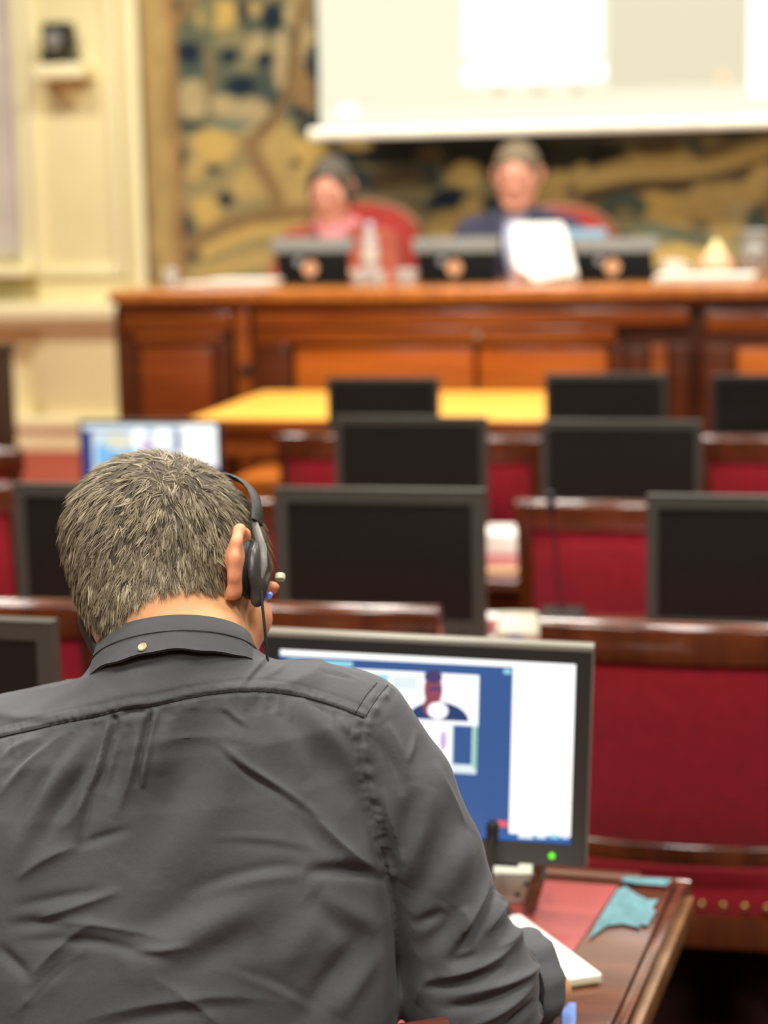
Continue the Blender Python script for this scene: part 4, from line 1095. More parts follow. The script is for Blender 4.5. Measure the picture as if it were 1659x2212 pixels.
NAVY = mat('jacket_navy', (52, 54, 74), .85, scale=(30, 30, 30), var=.1)
SCARF = mat('scarf_pink', (206, 128, 128), .85, scale=(20, 20, 20), var=.2)
SHIRTB = mat('shirt_pale_blue', (196, 200, 222), .8, var=.05)
HAIRW = mat('hair_dark_grey', (84, 74, 60), .6, scale=(60, 60, 10), var=.25)
HAIRM = mat('hair_ash', (118, 102, 74), .6, scale=(60, 60, 10), var=.25)
dais_person('person in rust-red jacket and pink scarf seated at the rostrum, looking down', 727, 338, 7.78, JACKR, SCARF, HAIRW, True, 1.05, lean=0.02)
dais_person('person in navy jacket and pale blue shirt seated at the rostrum', 1120, 306, 7.78, NAVY, SHIRTB, HAIRM, False, 1.08)
# their red armchairs
def armchair(label, px, Y, ptop):
    x = XY(px, Y, 500); zt = atY(px, ptop, Y).z - PLAT2
    t = thing('dais_armchair', label, 'chair', (x, Y, PLAT2), math.pi, 'red armchairs behind the rostrum')
    w = .245
    v = []; n = 20; pts = []
    for k in range(n + 1):
        a = math.pi * k / n; pts.append((w * math.cos(a), zt - .16 + .16 * math.sin(a) ** .8))
    pts = [(w, .42)] + pts + [(-w, .42)]
    m_ = len(pts)
    obj('back_pad', MB().add([(a, -.03, b) for a, b in pts] + [(a, .03, b) for a, b in pts], [tuple(range(m_)), tuple(range(2 * m_ - 1, m_ - 1, -1))] + [(i, m_ + i, m_ + (i + 1) % m_, (i + 1) % m_) for i in range(m_)]).mesh('back_pad', .012, 2), mat('armchair_red', (170, 48, 40), .8, var=.1), t)
    obj('back_frame', MB().tube([(a * 1.04, -.005, b + .008) for a, b in pts], .018, 8).mesh('back_frame'), wood('armchair_wood', (150, 92, 58), (120, 68, 40)), t)
    bx('seat', (-w, .0, .38), (w, .40, .47), MATS['armchair_red'], t, .03, 3)
    for sx in (-1, 1):
        obj('armrest', MB().tube([(sx * w, -.0, .66), (sx * (w + .02), .2, .66), (sx * (w + .01), .34, .62), (sx * w, .36, .42)], .018, 8), MATS['armchair_wood'], t)
        for yy in (.03, .36): obj('leg', MB().tube([(sx * (w - .03), yy, 0), (sx * (w - .02), yy, .40)], [.014, .02], 8), MATS['armchair_wood'], t)
armchair('red armchair with rounded back behind the person in the rust-red jacket', 782, 8.12, 444)
armchair('red armchair with rounded back behind the person in the navy jacket', 1200, 8.12, 452)
# ------------------------------------------------------------------ the man in the grey shirt
O_ = atD(320, 1500, 1.80); O_.z = 0
def L(px, py, D):
    q = atD(px, py, D); r = q - O_
    return np.array([r.dot(R0), r.dot(FH), q.z])
man = thing('person', 'man in charcoal shirt with rolled sleeves seen from behind, head bent, wearing a headset', 'person', O_, TH)
SKIN = skin_mat('skin_warm', (230, 176, 128), (216, 156, 108))
yw, pw, rw = math.radians(35.5), math.radians(37.4), math.radians(-2.0)
r_ = np.array([1., 0, 0]); f_ = np.array([0, math.cos(pw), -math.sin(pw)]); u_ = np.array([0, math.sin(pw), math.cos(pw)])
HM = np.stack([r_ * math.cos(yw) - f_ * math.sin(yw), f_ * math.cos(yw) + r_ * math.sin(yw), u_], 1)
HM = np.array([[math.cos(rw), 0, -math.sin(rw)], [0, 1, 0], [math.sin(rw), 0, math.cos(rw)]]) @ HM
HC = L(369, 1280, 1.84)
HS = 1.05
E_R = L(1014, 2150, 1.80); S_R = L(778, 1566, 1.80); CUFF = L(1070, 2140, 1.86)
W_R = np.array([CUFF[0] + .076, CUFF[1] + .20, ZD + .036])
S_L = np.array([-.225, .01, S_R[2] - .055]); E_L = np.array([-.33, .10, .90]); W_L = np.array([-.20, .33, ZD + .036])
C7 = L(372, 1430, 1.775)
# collar ring through three points: back of the neck, left and right ends
_b, _l, _r = L(374, 1350, 1.722), L(207, 1434, 1.79), L(550, 1396, 1.79)
CC = (_l + _r) / 2; CA = np.linalg.norm(_r - _l) / 2; CE1 = (_r - _l) / (2 * CA); CE2 = CC - _b; CE2 = CE2 - CE1 * (CE1 @ CE2); CB = np.linalg.norm(CE2); CE2 = CE2 / CB; CE3 = np.cross(CE1, CE2)

def build_body():
    xs = axis(-.42, .50, .007, (HC[0] - .13, HC[0] + .15), .0032); ys = axis(-.22, .62, .007, (HC[1] - .13, HC[1] + .15), .0032)
    zs = axis(.02, HC[2] + .16, .008, (HC[2] - .15, HC[2] + .17), .0032)
    g = Grid(xs, ys, zs)
    T = add_head(g, HC, HM, HS)
    g.cap(C7 + [.006, 0, 0], T((.008, -.032, -.045)), .060, .050, .03); g.cap(C7 + [0, .03, -.01], T((0, .01, -.06)), .052, .045, .03)
    g.stack([(.50, .15, .10, .02), (.80, .14, .10, 0), (1.05, .17, .09, .0), (1.16, .15, .07, .01), (1.22, .08, .05, .01)], .03, .01, .06)
    g.chain([S_R, L(930, 1850, 1.795), E_R], [.042, .036, .038], .02); g.cap(E_R, CUFF, .040, .040, .03); g.cap(CUFF, W_R, .044, .027, .02)
    g.cap(S_L, E_L, .045, .036, .03); g.cap(E_L, W_L, .038, .025, .02)
    add_hand(g, W_R, (-.75, .65, -.05), (0, 0, 1), 1.0, 1, .5); add_hand(g, W_L, (.7, .7, -.05), (0, 0, 1), 1.0, -1, .4)
    V, Q = g.surface(); V = relax(V, Q, 2, .5)
    return V, Q, T
BV, BQ, HT = build_body()
body = obj('body', qmesh('body', BV, BQ), SKIN, man, ang=180)
def blush():
    """redder skin on the ears, cheeks and nose"""
    h = (BV - HC) @ HM / HS
    ear_ = np.clip((np.abs(h[:, 0]) - .074) / .010, 0, 1) * (h[:, 1] < .03) * (h[:, 2] > -.06) * (np.linalg.norm(h, axis=1) < .14)
    ck = np.clip((h[:, 1] - .045) / .03, 0, 1) * (np.linalg.norm(h, axis=1) < .16) * .5
    q = np.clip(ear_ * .5 + ck, 0, 1)
    ca = body.data.color_attributes.new('blush', 'FLOAT_COLOR', 'POINT')
    ca.data.foreach_set('color', np.stack([q, q, q, np.ones_like(q)], 1).astype(np.float32).ravel())
    nt = SKIN.node_tree; b = nt.nodes['Principled BSDF']
    src = [l for l in nt.links if l.to_socket == b.inputs['Base Color']][0].from_socket
    at = nt.nodes.new('ShaderNodeAttribute'); at.attribute_name = 'blush'
    mx = nt.nodes.new('ShaderNodeMix'); mx.data_type = 'RGBA'; mx.inputs[7].default_value = (*lin((214, 122, 96)), 1)
    nt.links.new(at.outputs['Fac'], mx.inputs[0]); nt.links.new(src, mx.inputs[6]); nt.links.new(mx.outputs[2], b.inputs['Base Color'])
blush()

# ---- trousers and shoes (under the desk)
def build_trousers():
    g = Grid(np.arange(-.32, .34, .010), np.arange(-.22, .72, .010), np.arange(.06, .66, .010))
    g.ell((0, .0, .60), (.185, .15, .09), .04)
    for sx in (-1, 1):
        g.cap((sx * .09, .0, .60), (sx * .13, .42, .57), .082, .068, .04); g.cap((sx * .13, .42, .57), (sx * .13, .40, .10), .066, .045, .03)
    V, Q = g.surface(); return V, Q
V, Q = build_trousers(); obj('trousers', qmesh('trousers', V, Q), mat('trouser_dark', (38, 38, 44), .9), man, ang=180)
for sx in (-1, 1):
    g = Grid(np.arange(sx * .13 - .08, sx * .13 + .08, .008), np.arange(.28, .68, .008), np.arange(-.01, .16, .008))
    g.cap((sx * .13, .37, .045), (sx * .14, .57, .036), .044, .036, .02)
    V, Q = g.surface(); V[:, 2] = np.maximum(V[:, 2], .002); obj('shoe', qmesh('shoe', V, Q), BLACK, man, ang=180)

# ---- shirt
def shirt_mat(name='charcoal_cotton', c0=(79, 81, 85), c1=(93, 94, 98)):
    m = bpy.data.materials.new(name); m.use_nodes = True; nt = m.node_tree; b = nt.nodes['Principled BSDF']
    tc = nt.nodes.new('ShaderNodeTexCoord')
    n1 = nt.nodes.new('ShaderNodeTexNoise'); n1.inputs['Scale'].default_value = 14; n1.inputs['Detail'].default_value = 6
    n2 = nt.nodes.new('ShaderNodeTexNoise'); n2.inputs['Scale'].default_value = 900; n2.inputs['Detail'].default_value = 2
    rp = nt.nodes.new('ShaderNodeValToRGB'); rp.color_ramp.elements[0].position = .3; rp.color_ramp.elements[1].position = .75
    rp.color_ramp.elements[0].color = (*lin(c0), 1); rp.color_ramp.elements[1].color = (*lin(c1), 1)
    nt.links.new(tc.outputs['Object'], n1.inputs['Vector']); nt.links.new(tc.outputs['Object'], n2.inputs['Vector'])
    nt.links.new(n1.outputs[0], rp.inputs[0])
    mx = nt.nodes.new('ShaderNodeMix'); mx.data_type = 'RGBA'; mx.blend_type = 'MULTIPLY'; mx.inputs[0].default_value = .25
    nt.links.new(rp.outputs[0], mx.inputs[6]); nt.links.new(n2.outputs[0], mx.inputs[7])
    nt.links.new(mx.outputs[2], b.inputs['Base Color'])
    b.inputs['Roughness'].default_value = .8; b.inputs['Specular IOR Level'].default_value = .25; b.inputs['Sheen Weight'].default_value = .12; b.inputs['Sheen Roughness'].default_value = .4
    n3 = nt.nodes.new('ShaderNodeTexNoise'); n3.inputs['Scale'].default_value = 90; n3.inputs['Detail'].default_value = 5; nt.links.new(tc.outputs['Object'], n3.inputs['Vector'])
    bp = nt.nodes.new('ShaderNodeBump'); bp.inputs['Strength'].default_value = .28; bp.inputs['Distance'].default_value = .002
    nt.links.new(n3.outputs[0], bp.inputs['Height']); nt.links.new(bp.outputs[0], b.inputs['Normal'])
    return m
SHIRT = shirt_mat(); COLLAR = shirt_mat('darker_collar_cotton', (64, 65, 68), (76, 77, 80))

def build_shirt():
    xs = axis(-.44, .50, .006, (-.16, .44), .0021); ys = axis(-.22, .34, .006, (-.18, .06), .0022); zs = axis(.46, 1.36, .008, (.90, 1.33), .0021)
    g = Grid(xs, ys, zs)
    g.stack([(.50, .19, .14, .02), (.75, .230, .15, .0), (.90, .243, .152, -.01), (1.00, .241, .146, -.008), (1.08, .234, .138, -.002), (1.15, .216, .130, .002), (1.20, .195, .117, .006), (1.235, .15, .095, .012)], .035, 0.0, .075)
    tr = np.array(S_R) + [-.032, .005, .004]; tl = np.array(S_L) + [.032, .005, .004]
    nb = CC - CE3 * .07
    g.cap(nb + CE1 * .03, tr, .056, .050, .05); g.cap(nb - CE1 * .035, tl, .056, .050, .05)
    def neck(X, Y, Z):
        x, y, z = X - CC[0], Y - CC[1], Z - CC[2]
        h = x * CE3[0] + y * CE3[1] + z * CE3[2]; u = x * CE1[0] + y * CE1[1] + z * CE1[2]; v = x * CE2[0] + y * CE2[1] + z * CE2[2]
        ra = np.interp(h, [-.10, -.06, -.03, -.004], [.085, .094, .092, .081]); rb = np.interp(h, [-.10, -.06, -.03, -.004], [.055, .078, .083, .073])
        return np.maximum(np.maximum((np.sqrt((u / ra) ** 2 + (v / rb) ** 2) - 1) * .07, h + .006), -.10 - h)
    g.add(neck, CC - .15, CC + .15, .02)
    mid = L(930, 1850, 1.795); up_ = L(862, 1705, 1.797)
    g.cap(S_R, up_, .052, .055, .022); g.cap(up_, mid, .055, .053, .009); g.cap(mid, E_R, .053, .062, .009); g.cap(E_R, CUFF, .062, .050, .03)
    g.cap(L(1030, 2090, 1.80), L(1032, 2240, 1.80), .052, .055, .02)
    g.cap(S_L, E_L, .054, .056, .022); g.cap(E_L, E_L + (W_L - E_L) * .35, .058, .05, .02)
    V, Q = g.surface(); V = relax(V, Q, 3, .5)
    return V, Q
SV, SQ = build_shirt()

def fold_shirt(V, Q):
    N = normals(V, Q)
    tree = BVHTree.FromPolygons([tuple(v) for v in V], [tuple(q) for q in Q])
    camL = np.array([-(O_ - CAM).dot(R0), -(O_ - CAM).dot(FH), CAM.z])
    def hit(px, py):
        q = ray(px, py); d = Vector((q.dot(R0), q.dot(FH), q.z)).normalized()
        r = tree.ray_cast(Vector(camL), d)
        if r[0] is None: r = tree.find_nearest(Vector(camL) + d * 1.8 / d.y * 1.0)
        return np.array(r[0]), np.array(r[1])
    def smooth_line(pts):
        P = [np.array(p, float) for p in pts]
        for _ in range(3):
            R = [P[0]]
            for a, b in zip(P[:-1], P[1:]): R += [a * .75 + b * .25, a * .25 + b * .75]
            P = R + [P[-1]]
        return P
    disp = np.zeros(len(V))
    def stroke(pts, w, h, kind='r', taper=True, ends=.5):
        if taper:
            h = h * (.8 if kind in 'sS' else 1.15)
            if w < .0095 and w > .0035: w *= .8
            if kind == 'r' and h > 0 and .004 < w < .009: kind = 'p'; w *= 1.25; h *= 1.1
        S = [hit(*p) for p in smooth_line(pts)]
        P = np.array([s[0] for s in S]); Nn = np.array([s[1] for s in S]); n = len(P)
        keep = np.ones(n, bool); P = P[keep]
        lo = P.min(0) - 3 * w; hi = P.max(0) + 3 * w
        ids = np.nonzero(((V > lo) & (V < hi)).all(1))[0]
        if not len(ids): return
        Vv = V[ids]; best = np.full(len(ids), 9.0); par = np.zeros(len(ids)); sg = np.zeros(len(ids))
        for i in range(n - 1):
            a, b = P[i], P[i + 1]; e = b - a; l2 = max(e @ e, 1e-10)
            t = np.clip(((Vv - a) @ e) / l2, 0, 1); d = Vv - a - t[:, None] * e; dist = np.linalg.norm(d, axis=1)
            m_ = dist < best; best = np.where(m_, dist, best); par = np.where(m_, (i + t) / (n - 1), par)
            side = d @ np.cross(e / math.sqrt(l2), Nn[i]); sg = np.where(m_, np.sign(side), sg)
        tp = np.clip(np.minimum(par, 1 - par) / ends, 0, 1) if taper else np.ones(len(ids)); tp = tp * tp * (3 - 2 * tp)
        x = best / w
        if kind == 'r': q = np.exp(-x * x)
        elif kind == 'p': q = np.exp(-x ** 1.2 * 1.3)                       # sharp crest
        elif kind == 's': q = sg * x * np.exp(-x * x) * 2.2                 # ridge one side, valley the other
        elif kind == 'S': q = -sg * x * np.exp(-x * x) * 2.2
        disp[ids] += h * tp * q
    R = stroke
    # --- yoke seam: overlapped edge with stitching, gathers below
    yoke = [(-60, 1606), (0, 1592), (60, 1579), (150, 1559), (225, 1545), (262, 1532), (330, 1527), (400, 1509), (480, 1496), (560, 1492), (650, 1503), (720, 1523), (786, 1550)]
    R(yoke, .0020, -.0026, 'r', False); R([(x, y - 6) for x, y in yoke], .0030, .0014, 'r', False); R([(x, y - 24) for x, y in yoke], .0018, -.0007, 'r', False)
    rn = random.Random(3)
    Ys = smooth_line(yoke)
    for i in range(3, len(Ys) - 2):
        p = Ys[i]
        if rn.random() < .8:
            l = rn.uniform(14, 24); R([(p[0] + 1, p[1] - 4), (p[0] + rn.uniform(-3, 3), p[1] - l)], .0022, rn.uniform(-.0008, .0008), 'r', True, .4)
            l = rn.uniform(16, 60); R([(p[0], p[1] + 6), (p[0] + rn.uniform(-6, 6) + (p[0] - 330) * .02, p[1] + l)], rn.uniform(.003, .006), rn.uniform(-.0012, .0012), 'r', True, .4)
    # --- armhole seam
    arm = [(834, 1486), (814, 1508), (790, 1548), (779, 1590), (779, 1640), (790, 1690), (803, 1740), (815, 1790), (826, 1840), (838, 1890)]
    R(arm, .0022, -.0018, 'r', False); R([(x - 24, y - 4) for x, y in arm[:4]], .0018, -.0010, 'r', False); R([(x + 9, y) for x, y in arm], .0045, .0016, 'r', False)
    As = smooth_line(arm)
    for i in range(7, len(As) - 1, 2):
        p = As[i]; yy = p[1] + rn.uniform(-5, 5); l = rn.uniform(16, 30)
        R([(p[0] - 4, yy - 3), (p[0] + l, yy + rn.uniform(3, 10))], rn.uniform(.0036, .0046), rn.choice((-1, 1, 1)) * rn.uniform(.0006, .0013), 'r', True, .5)
        R([(p[0] + 2, yy + 5), (p[0] - l * .8, yy + rn.uniform(-8, 8))], rn.uniform(.0036, .0046), rn.choice((-1, 1)) * rn.uniform(.0004, .0009), 'r', True, .5)
    # --- box pleat
    R([(333, 1530), (326, 1560), (316, 1600), (306, 1660), (301, 1705)], .0045, -.0075, 's', True, .3); R([(333, 1530), (322, 1580), (308, 1650)], .003, -.0040, 'r')
    R([(246, 1552), (238, 1590), (222, 1650), (202, 1710)], .0055, .0060, 's', True, .3); R([(250, 1550), (285, 1538), (330, 1532)], .0035, -.0040)
    R([(236, 1556), (246, 1552), (256, 1546)], .004, -.004)
    # --- long folds of the back  (pts, width, height, kind)
    for a in (
        ([(214, 1565), (170, 1620), (110, 1700), (60, 1790), (15, 1890)], .010, .0060, 'r'), ([(240, 1590), (190, 1660), (130, 1745), (90, 1830)], .009, -.0050, 'r'),
        ([(232, 1580), (215, 1650), (190, 1720), (162, 1770), (118, 1795)], .007, .0050, 'r'), ([(300, 1565), (294, 1630), (272, 1710), (248, 1770)], .006, .0045, 'r'),
        ([(275, 1560), (262, 1640), (235, 1720)], .008, -.0042, 'r'), ([(205, 1640), (183, 1730), (172, 1826)], .008, .0045, 's'),
        ([(165, 1832), (215, 1810), (290, 1790)], .006, -.0026, 'r'), ([(30, 1905), (90, 1855), (172, 1824)], .007, .0045, 'r'),
        ([(150, 1580), (90, 1620), (30, 1680), (-20, 1740)], .007, .0045, 'r'), ([(120, 1590), (60, 1630), (0, 1690)], .006, -.0035, 'r'), ([(90, 1590), (40, 1610), (-10, 1650)], .005, .003, 'r'),
        ([(180, 1575), (130, 1640), (70, 1720), (20, 1810)], .008, -.0035, 'r'),
        ([(360, 1540), (350, 1610), (345, 1680)], .010, .0030, 'r'), ([(420, 1530), (420, 1600), (400, 1700), (350, 1790), (270, 1890)], .024, -.0065, 'r'),
        ([(520, 1520), (500, 1600), (470, 1700), (420, 1800), (360, 1900)], .022, .0055, 'r'), ([(475, 1530), (500, 1555), (528, 1575)], .004, -.0022, 'r'), ([(482, 1525), (506, 1550), (534, 1570)], .004, .0018, 'r'),
        ([(466, 1606), (520, 1655), (600, 1705), (700, 1775)], .0055, -.0034, 's'), ([(478, 1612), (560, 1672), (640, 1720)], .008, .0016, 'r'),
        ([(630, 1508), (690, 1560), (745, 1630), (785, 1700)], .010, .0045, 'r'), ([(660, 1512), (700, 1530), (755, 1575)], .005, -.0030, 'r'), ([(700, 1530), (740, 1560), (768, 1600)], .005, .0030, 'r'),
        ([(590, 1515), (660, 1600), (720, 1680), (760, 1740)], .015, -.0045, 'r'), ([(560, 1510), (620, 1590), (670, 1680)], .014, .0030, 'r'),
        ([(660, 1735), (700, 1790), (760, 1850), (836, 1895)], .008, .0058, 'r'), ([(640, 1745), (690, 1810), (740, 1850)], .010, -.0035, 'r'),
        ([(655, 1884), (720, 1878), (790, 1884), (840, 1900)], .008, -.0075, 'r'), ([(400, 1940), (500, 1900), (600, 1880), (662, 1884)], .009, .0026, 's'), ([(450, 1816), (570, 1815), (700, 1842)], .007, -.0010, 's'),
        ([(640, 1920), (560, 1950), (460, 1990), (340, 2060), (250, 2100)], .022, .0070, 'r'), ([(560, 2000), (450, 2060), (340, 2120)], .016, -.0045, 'r'), ([(520, 1900), (420, 1945), (330, 2010), (250, 2050)], .018, -.0050, 'r'),
        ([(20, 1962), (120, 1942), (230, 1922)], .007, -.0028, 'r'), ([(70, 1990), (150, 1960), (268, 1922)], .006, .0045, 'r'), ([(10, 2000), (80, 1995), (150, 1990)], .008, -.004, 'r'),
        ([(90, 1995), (180, 1992), (280, 2010), (380, 2032)], .006, .0030, 'r'), ([(30, 2036), (140, 2028), (240, 2040), (400, 2085)], .007, -.0032, 'r'), ([(280, 2056), (350, 2050), (420, 2040)], .005, .0025, 'r'),
        ([(50, 2130), (100, 2070), (160, 2015), (210, 1985)], .007, .0045, 'r'), ([(20, 2200), (70, 2150), (130, 2090), (200, 2040)], .008, .0040, 'r'), ([(60, 2160), (110, 2110), (170, 2060)], .007, -.004, 'r'),
        ([(-10, 2040), (30, 2080), (70, 2120)], .008, -.0045, 'r'), ([(150, 2215), (260, 2180), (380, 2158), (500, 2150), (640, 2168)], .008, .0026, 'r'), ([(180, 2230), (300, 2200), (430, 2176), (560, 2175)], .009, -.0022, 'r'),
        ([(330, 2110), (400, 2150), (450, 2190), (490, 2230)], .006, .0028, 'r'), ([(480, 2090), (600, 2130), (700, 2190)], .007, .0012, 's'),
        ([(800, 2010), (740, 2080), (690, 2150), (650, 2230)], .014, -.0060, 'r'), ([(830, 2050), (770, 2120), (730, 2200)], .012, .0045, 'r'), ([(700, 1960), (640, 2040), (590, 2110)], .016, .0035, 'r'),
        ([(690, 1930), (730, 1960), (790, 1990), (840, 2000)], .012, .004, 'r'), ([(660, 1935), (720, 1990), (800, 2030)], .012, -.0035, 'r'),
        ([(600, 1400), (560, 1440), (520, 1490)], .004, .0018, 's'), ([(640, 1415), (600, 1450), (560, 1470)], .004, .0015, 'r'), ([(700, 1440), (740, 1450), (790, 1470)], .004, .0016, 's'), ([(690, 1452), (730, 1458), (770, 1466)], .003, -.0015, 'r'),
        ([(250, 1470), (330, 1440), (430, 1425)], .012, .0020, 'r'), ([(60, 1540), (150, 1500), (230, 1460)], .012, .0020, 'r'),
        # sleeve
        ([(835, 1560), (866, 1620), (882, 1690)], .007, .0040, 'r'), ([(812, 1590), (850, 1650), (870, 1720)], .007, -.0035, 'r'), ([(900, 1575), (890, 1620), (878, 1650)], .005, .0025, 'r'),
        ([(828, 1700), (842, 1760), (860, 1820), (872, 1870)], .0055, .0055, 'r'), ([(812, 1720), (830, 1800), (850, 1880)], .006, -.0040, 'r'),
        ([(935, 1700), (915, 1780), (890, 1860), (868, 1910)], .012, .0060, 'r'), ([(900, 1700), (880, 1780), (868, 1850)], .010, -.0040, 'r'), ([(975, 1740), (950, 1830), (915, 1920), (880, 1960)], .012, -.0045, 'r'),
        ([(940, 1640), (975, 1720), (1010, 1790)], .008, .0030, 'r'), ([(1010, 1790), (1000, 1860), (960, 1950)], .016, .0045, 'r'),
        ([(1090, 1880), (1074, 1930), (1040, 1995), (1000, 2050), (960, 2085)], .007, -.0085, 'r'), ([(1060, 1880), (1050, 1930), (1010, 2000), (985, 2040)], .008, .0050, 'r'), ([(1105, 1905), (1085, 1960), (1050, 2020)], .007, .0055, 'r'),
        ([(1000, 1960), (1010, 1985), (1004, 2020)], .006, .0045, 'r'), ([(960, 1965), (930, 1985), (890, 2000)], .008, -.0045, 'r'), ([(990, 1960), (950, 2020), (900, 2060)], .010, -.0045, 'r'),
        ([(1130, 1990), (1110, 2030), (1070, 2050)], .007, .0055, 'r'), ([(1135, 2010), (1080, 2070), (1000, 2105), (930, 2112)], .008, .0065, 'r'), ([(1100, 2085), (1040, 2110), (960, 2135), (905, 2130)], .007, -.0070, 'r'),
        ([(1165, 2030), (1168, 2075), (1130, 2115), (1040, 2140), (960, 2155)], .008, .0065, 'r'), ([(1150, 2110), (1090, 2150), (1020, 2175), (940, 2180)], .007, -.0065, 'r'), ([(1165, 2110), (1120, 2160), (1060, 2200), (1000, 2225)], .008, .0060, 'r'),
        ([(1170, 2150), (1120, 2200), (1080, 2235)], .007, -.0055, 'r'), ([(1035, 2060), (1000, 2078), (970, 2080)], .006, -.005, 'r'), ([(1178, 2160), (1160, 2200), (1140, 2240)], .007, .005, 'r'),
        ([(940, 2105), (912, 2130), (900, 2170)], .009, .0045, 'r'),
    ):
        if a[0][0][0] > 800 and a[0][0][1] > 1480 or True: R(a[0], a[1], a[2], a[3])
    # cloth is never flat
    n1 = np.array([noise.noise(Vector((v[0] * 11, v[1] * 11, v[2] * 7))) for v in V]); n2 = np.array([noise.noise(Vector((v[0] * 34 + 5, v[1] * 34, v[2] * 22))) for v in V])
    back = np.clip(-N[:, 1] * 2, .3, 1)
    disp += (n1 * .0030 + n2 * .0009) * back
    return V + N * disp[:, None]
SV = fold_shirt(SV, SQ)
shirt = obj('shirt', qmesh('shirt', SV, SQ), SHIRT, man, ang=180)
# ---- visible stitching along yoke and armhole
STREE = BVHTree.FromPolygons([tuple(v) for v in SV], [tuple(q) for q in SQ])
CAML = Vector((-(O_ - CAM).dot(R0), -(O_ - CAM).dot(FH), CAM.z))
def seam(name, pts, r, lift, m):
    P = [np.array(p, float) for p in pts]
    for _ in range(3):
        R_ = [P[0]]
        for a_, b_ in zip(P[:-1], P[1:]): R_ += [a_ * .75 + b_ * .25, a_ * .25 + b_ * .75]
        P = R_ + [P[-1]]
    out = []
    for p in P:
        q = ray(*p); h = STREE.ray_cast(CAML, Vector((q.dot(R0), q.dot(FH), q.z)).normalized())
        if h[0] is not None: out.append(h[0] + h[1] * lift)
    if len(out) > 3: obj(name, MB().tube(out, r, 5).mesh(name), m, shirt)
THREAD = mat('dark_seam_thread', (34, 34, 36), .9)  # dark thread run as thin tubes along the seams
YOKE = [(-40, 1601), (0, 1592), (60, 1579), (150, 1559), (225, 1545), (262, 1532), (330, 1527), (400, 1509), (480, 1496), (560, 1492), (650, 1503), (720, 1523), (786, 1550)]
ARM = [(838, 1480), (814, 1508), (790, 1548), (779, 1590), (779, 1640), (790, 1690), (803, 1740), (815, 1790), (826, 1840)]
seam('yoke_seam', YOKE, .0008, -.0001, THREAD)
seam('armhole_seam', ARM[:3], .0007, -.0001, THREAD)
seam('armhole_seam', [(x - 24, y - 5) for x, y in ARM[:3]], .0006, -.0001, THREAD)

# ---- collar: stand plus folded fall
def build_collar():
    c, e1, e2, e3 = CC, CE1, CE2, CE3
    n = 72
    # profile rows: (radius add, height along e3)  inner stand -> fold -> outer fall -> back under
    prof = [(-.006, -.040), (-.004, -.015), (-.003, .006), (.001, .012), (.006, .010), (.011, -.006), (.016, -.024), (.0185, -.030), (.0155, -.031), (.010, -.02), (.004, -.004), (.001, -.03)]
    v = []; f = []
    for k in range(n + 1):
        a = math.radians(-90) + 2 * math.pi * (k / n) * .97 + math.radians(180 + 5.4)   # opening at the throat
        a = math.radians(90 + 8) + math.radians(344) * k / n
        ca, sa = math.cos(a), math.sin(a)
        back = max(0, -sa)
        wv = .0010 * math.sin(k * .55) + .0006 * math.sin(k * 1.17 + 1)
        for j, (dr, dh) in enumerate(prof):
            q = c + e1 * ((CA - .008 + dr) * ca) + e2 * ((CB - .004 + dr) * sa) + e3 * (dh + (wv if j > 4 else 0))
            v.append(tuple(q))
    m_ = len(prof)
    for k in range(n):
        for j in range(m_):
            j2 = (j + 1) % m_; f.append((k * m_ + j, k * m_ + j2, (k + 1) * m_ + j2, (k + 1) * m_ + j))
    f.append(tuple(range(m_))); f.append(tuple(n * m_ + j for j in range(m_)))
    me = MB().add(v, f).mesh('collar')
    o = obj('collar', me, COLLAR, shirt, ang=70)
    o['label'] = 'darker folded collar'
    # stitched line and button at the back
    pts = []
    for k in range(41):
        a = math.radians(190) + math.radians(160) * k / 40
        pts.append(c + e1 * ((CA + .0045) * math.cos(a)) + e2 * ((CB + .0085) * math.sin(a)) + e3 * (-.0085))
    obj('stitching', MB().tube(pts, .0006, 5), mat('thread_dark', (62, 62, 64), .8), shirt)
    return c, e1, e2, e3
cc, ce1, ce2, ce3 = build_collar()
def on_shirt(px, py, lift=.002):
    tree = BVHTree.FromPolygons([tuple(v) for v in SV], [tuple(q) for q in SQ])
    q = ray(px, py); d = Vector((q.dot(R0), q.dot(FH), q.z)).normalized(); o = Vector((-(O_ - CAM).dot(R0), -(O_ - CAM).dot(FH), CAM.z))
    h = tree.ray_cast(o, d); return h[0] + h[1] * lift, h[1]
_cm = [o for o in shirt.children if o.name.startswith('collar')][0].data
_ct = BVHTree.FromPolygons([v.co[:] for v in _cm.vertices], [tuple(p.vertices) for p in _cm.polygons])
_q = ray(308, 1399); _hh = _ct.ray_cast(CAML, Vector((_q.dot(R0), _q.dot(FH), _q.z)).normalized())
bp_, bn_ = (_hh[0] + _hh[1] * .001, _hh[1]) if _hh[0] is not None else on_shirt(308, 1397, .004)
bt = obj('button', MB().lathe([(.0044, -.001), (.0047, .0004), (.0038, .0013), (.0024, .0007)], 16).mesh('button'), mat('horn_button', (176, 160, 122), .35), shirt)
bt.matrix_local = Matrix.Translation(bp_) @ Vector((0, 0, 1)).rotation_difference(bn_).to_matrix().to_4x4()

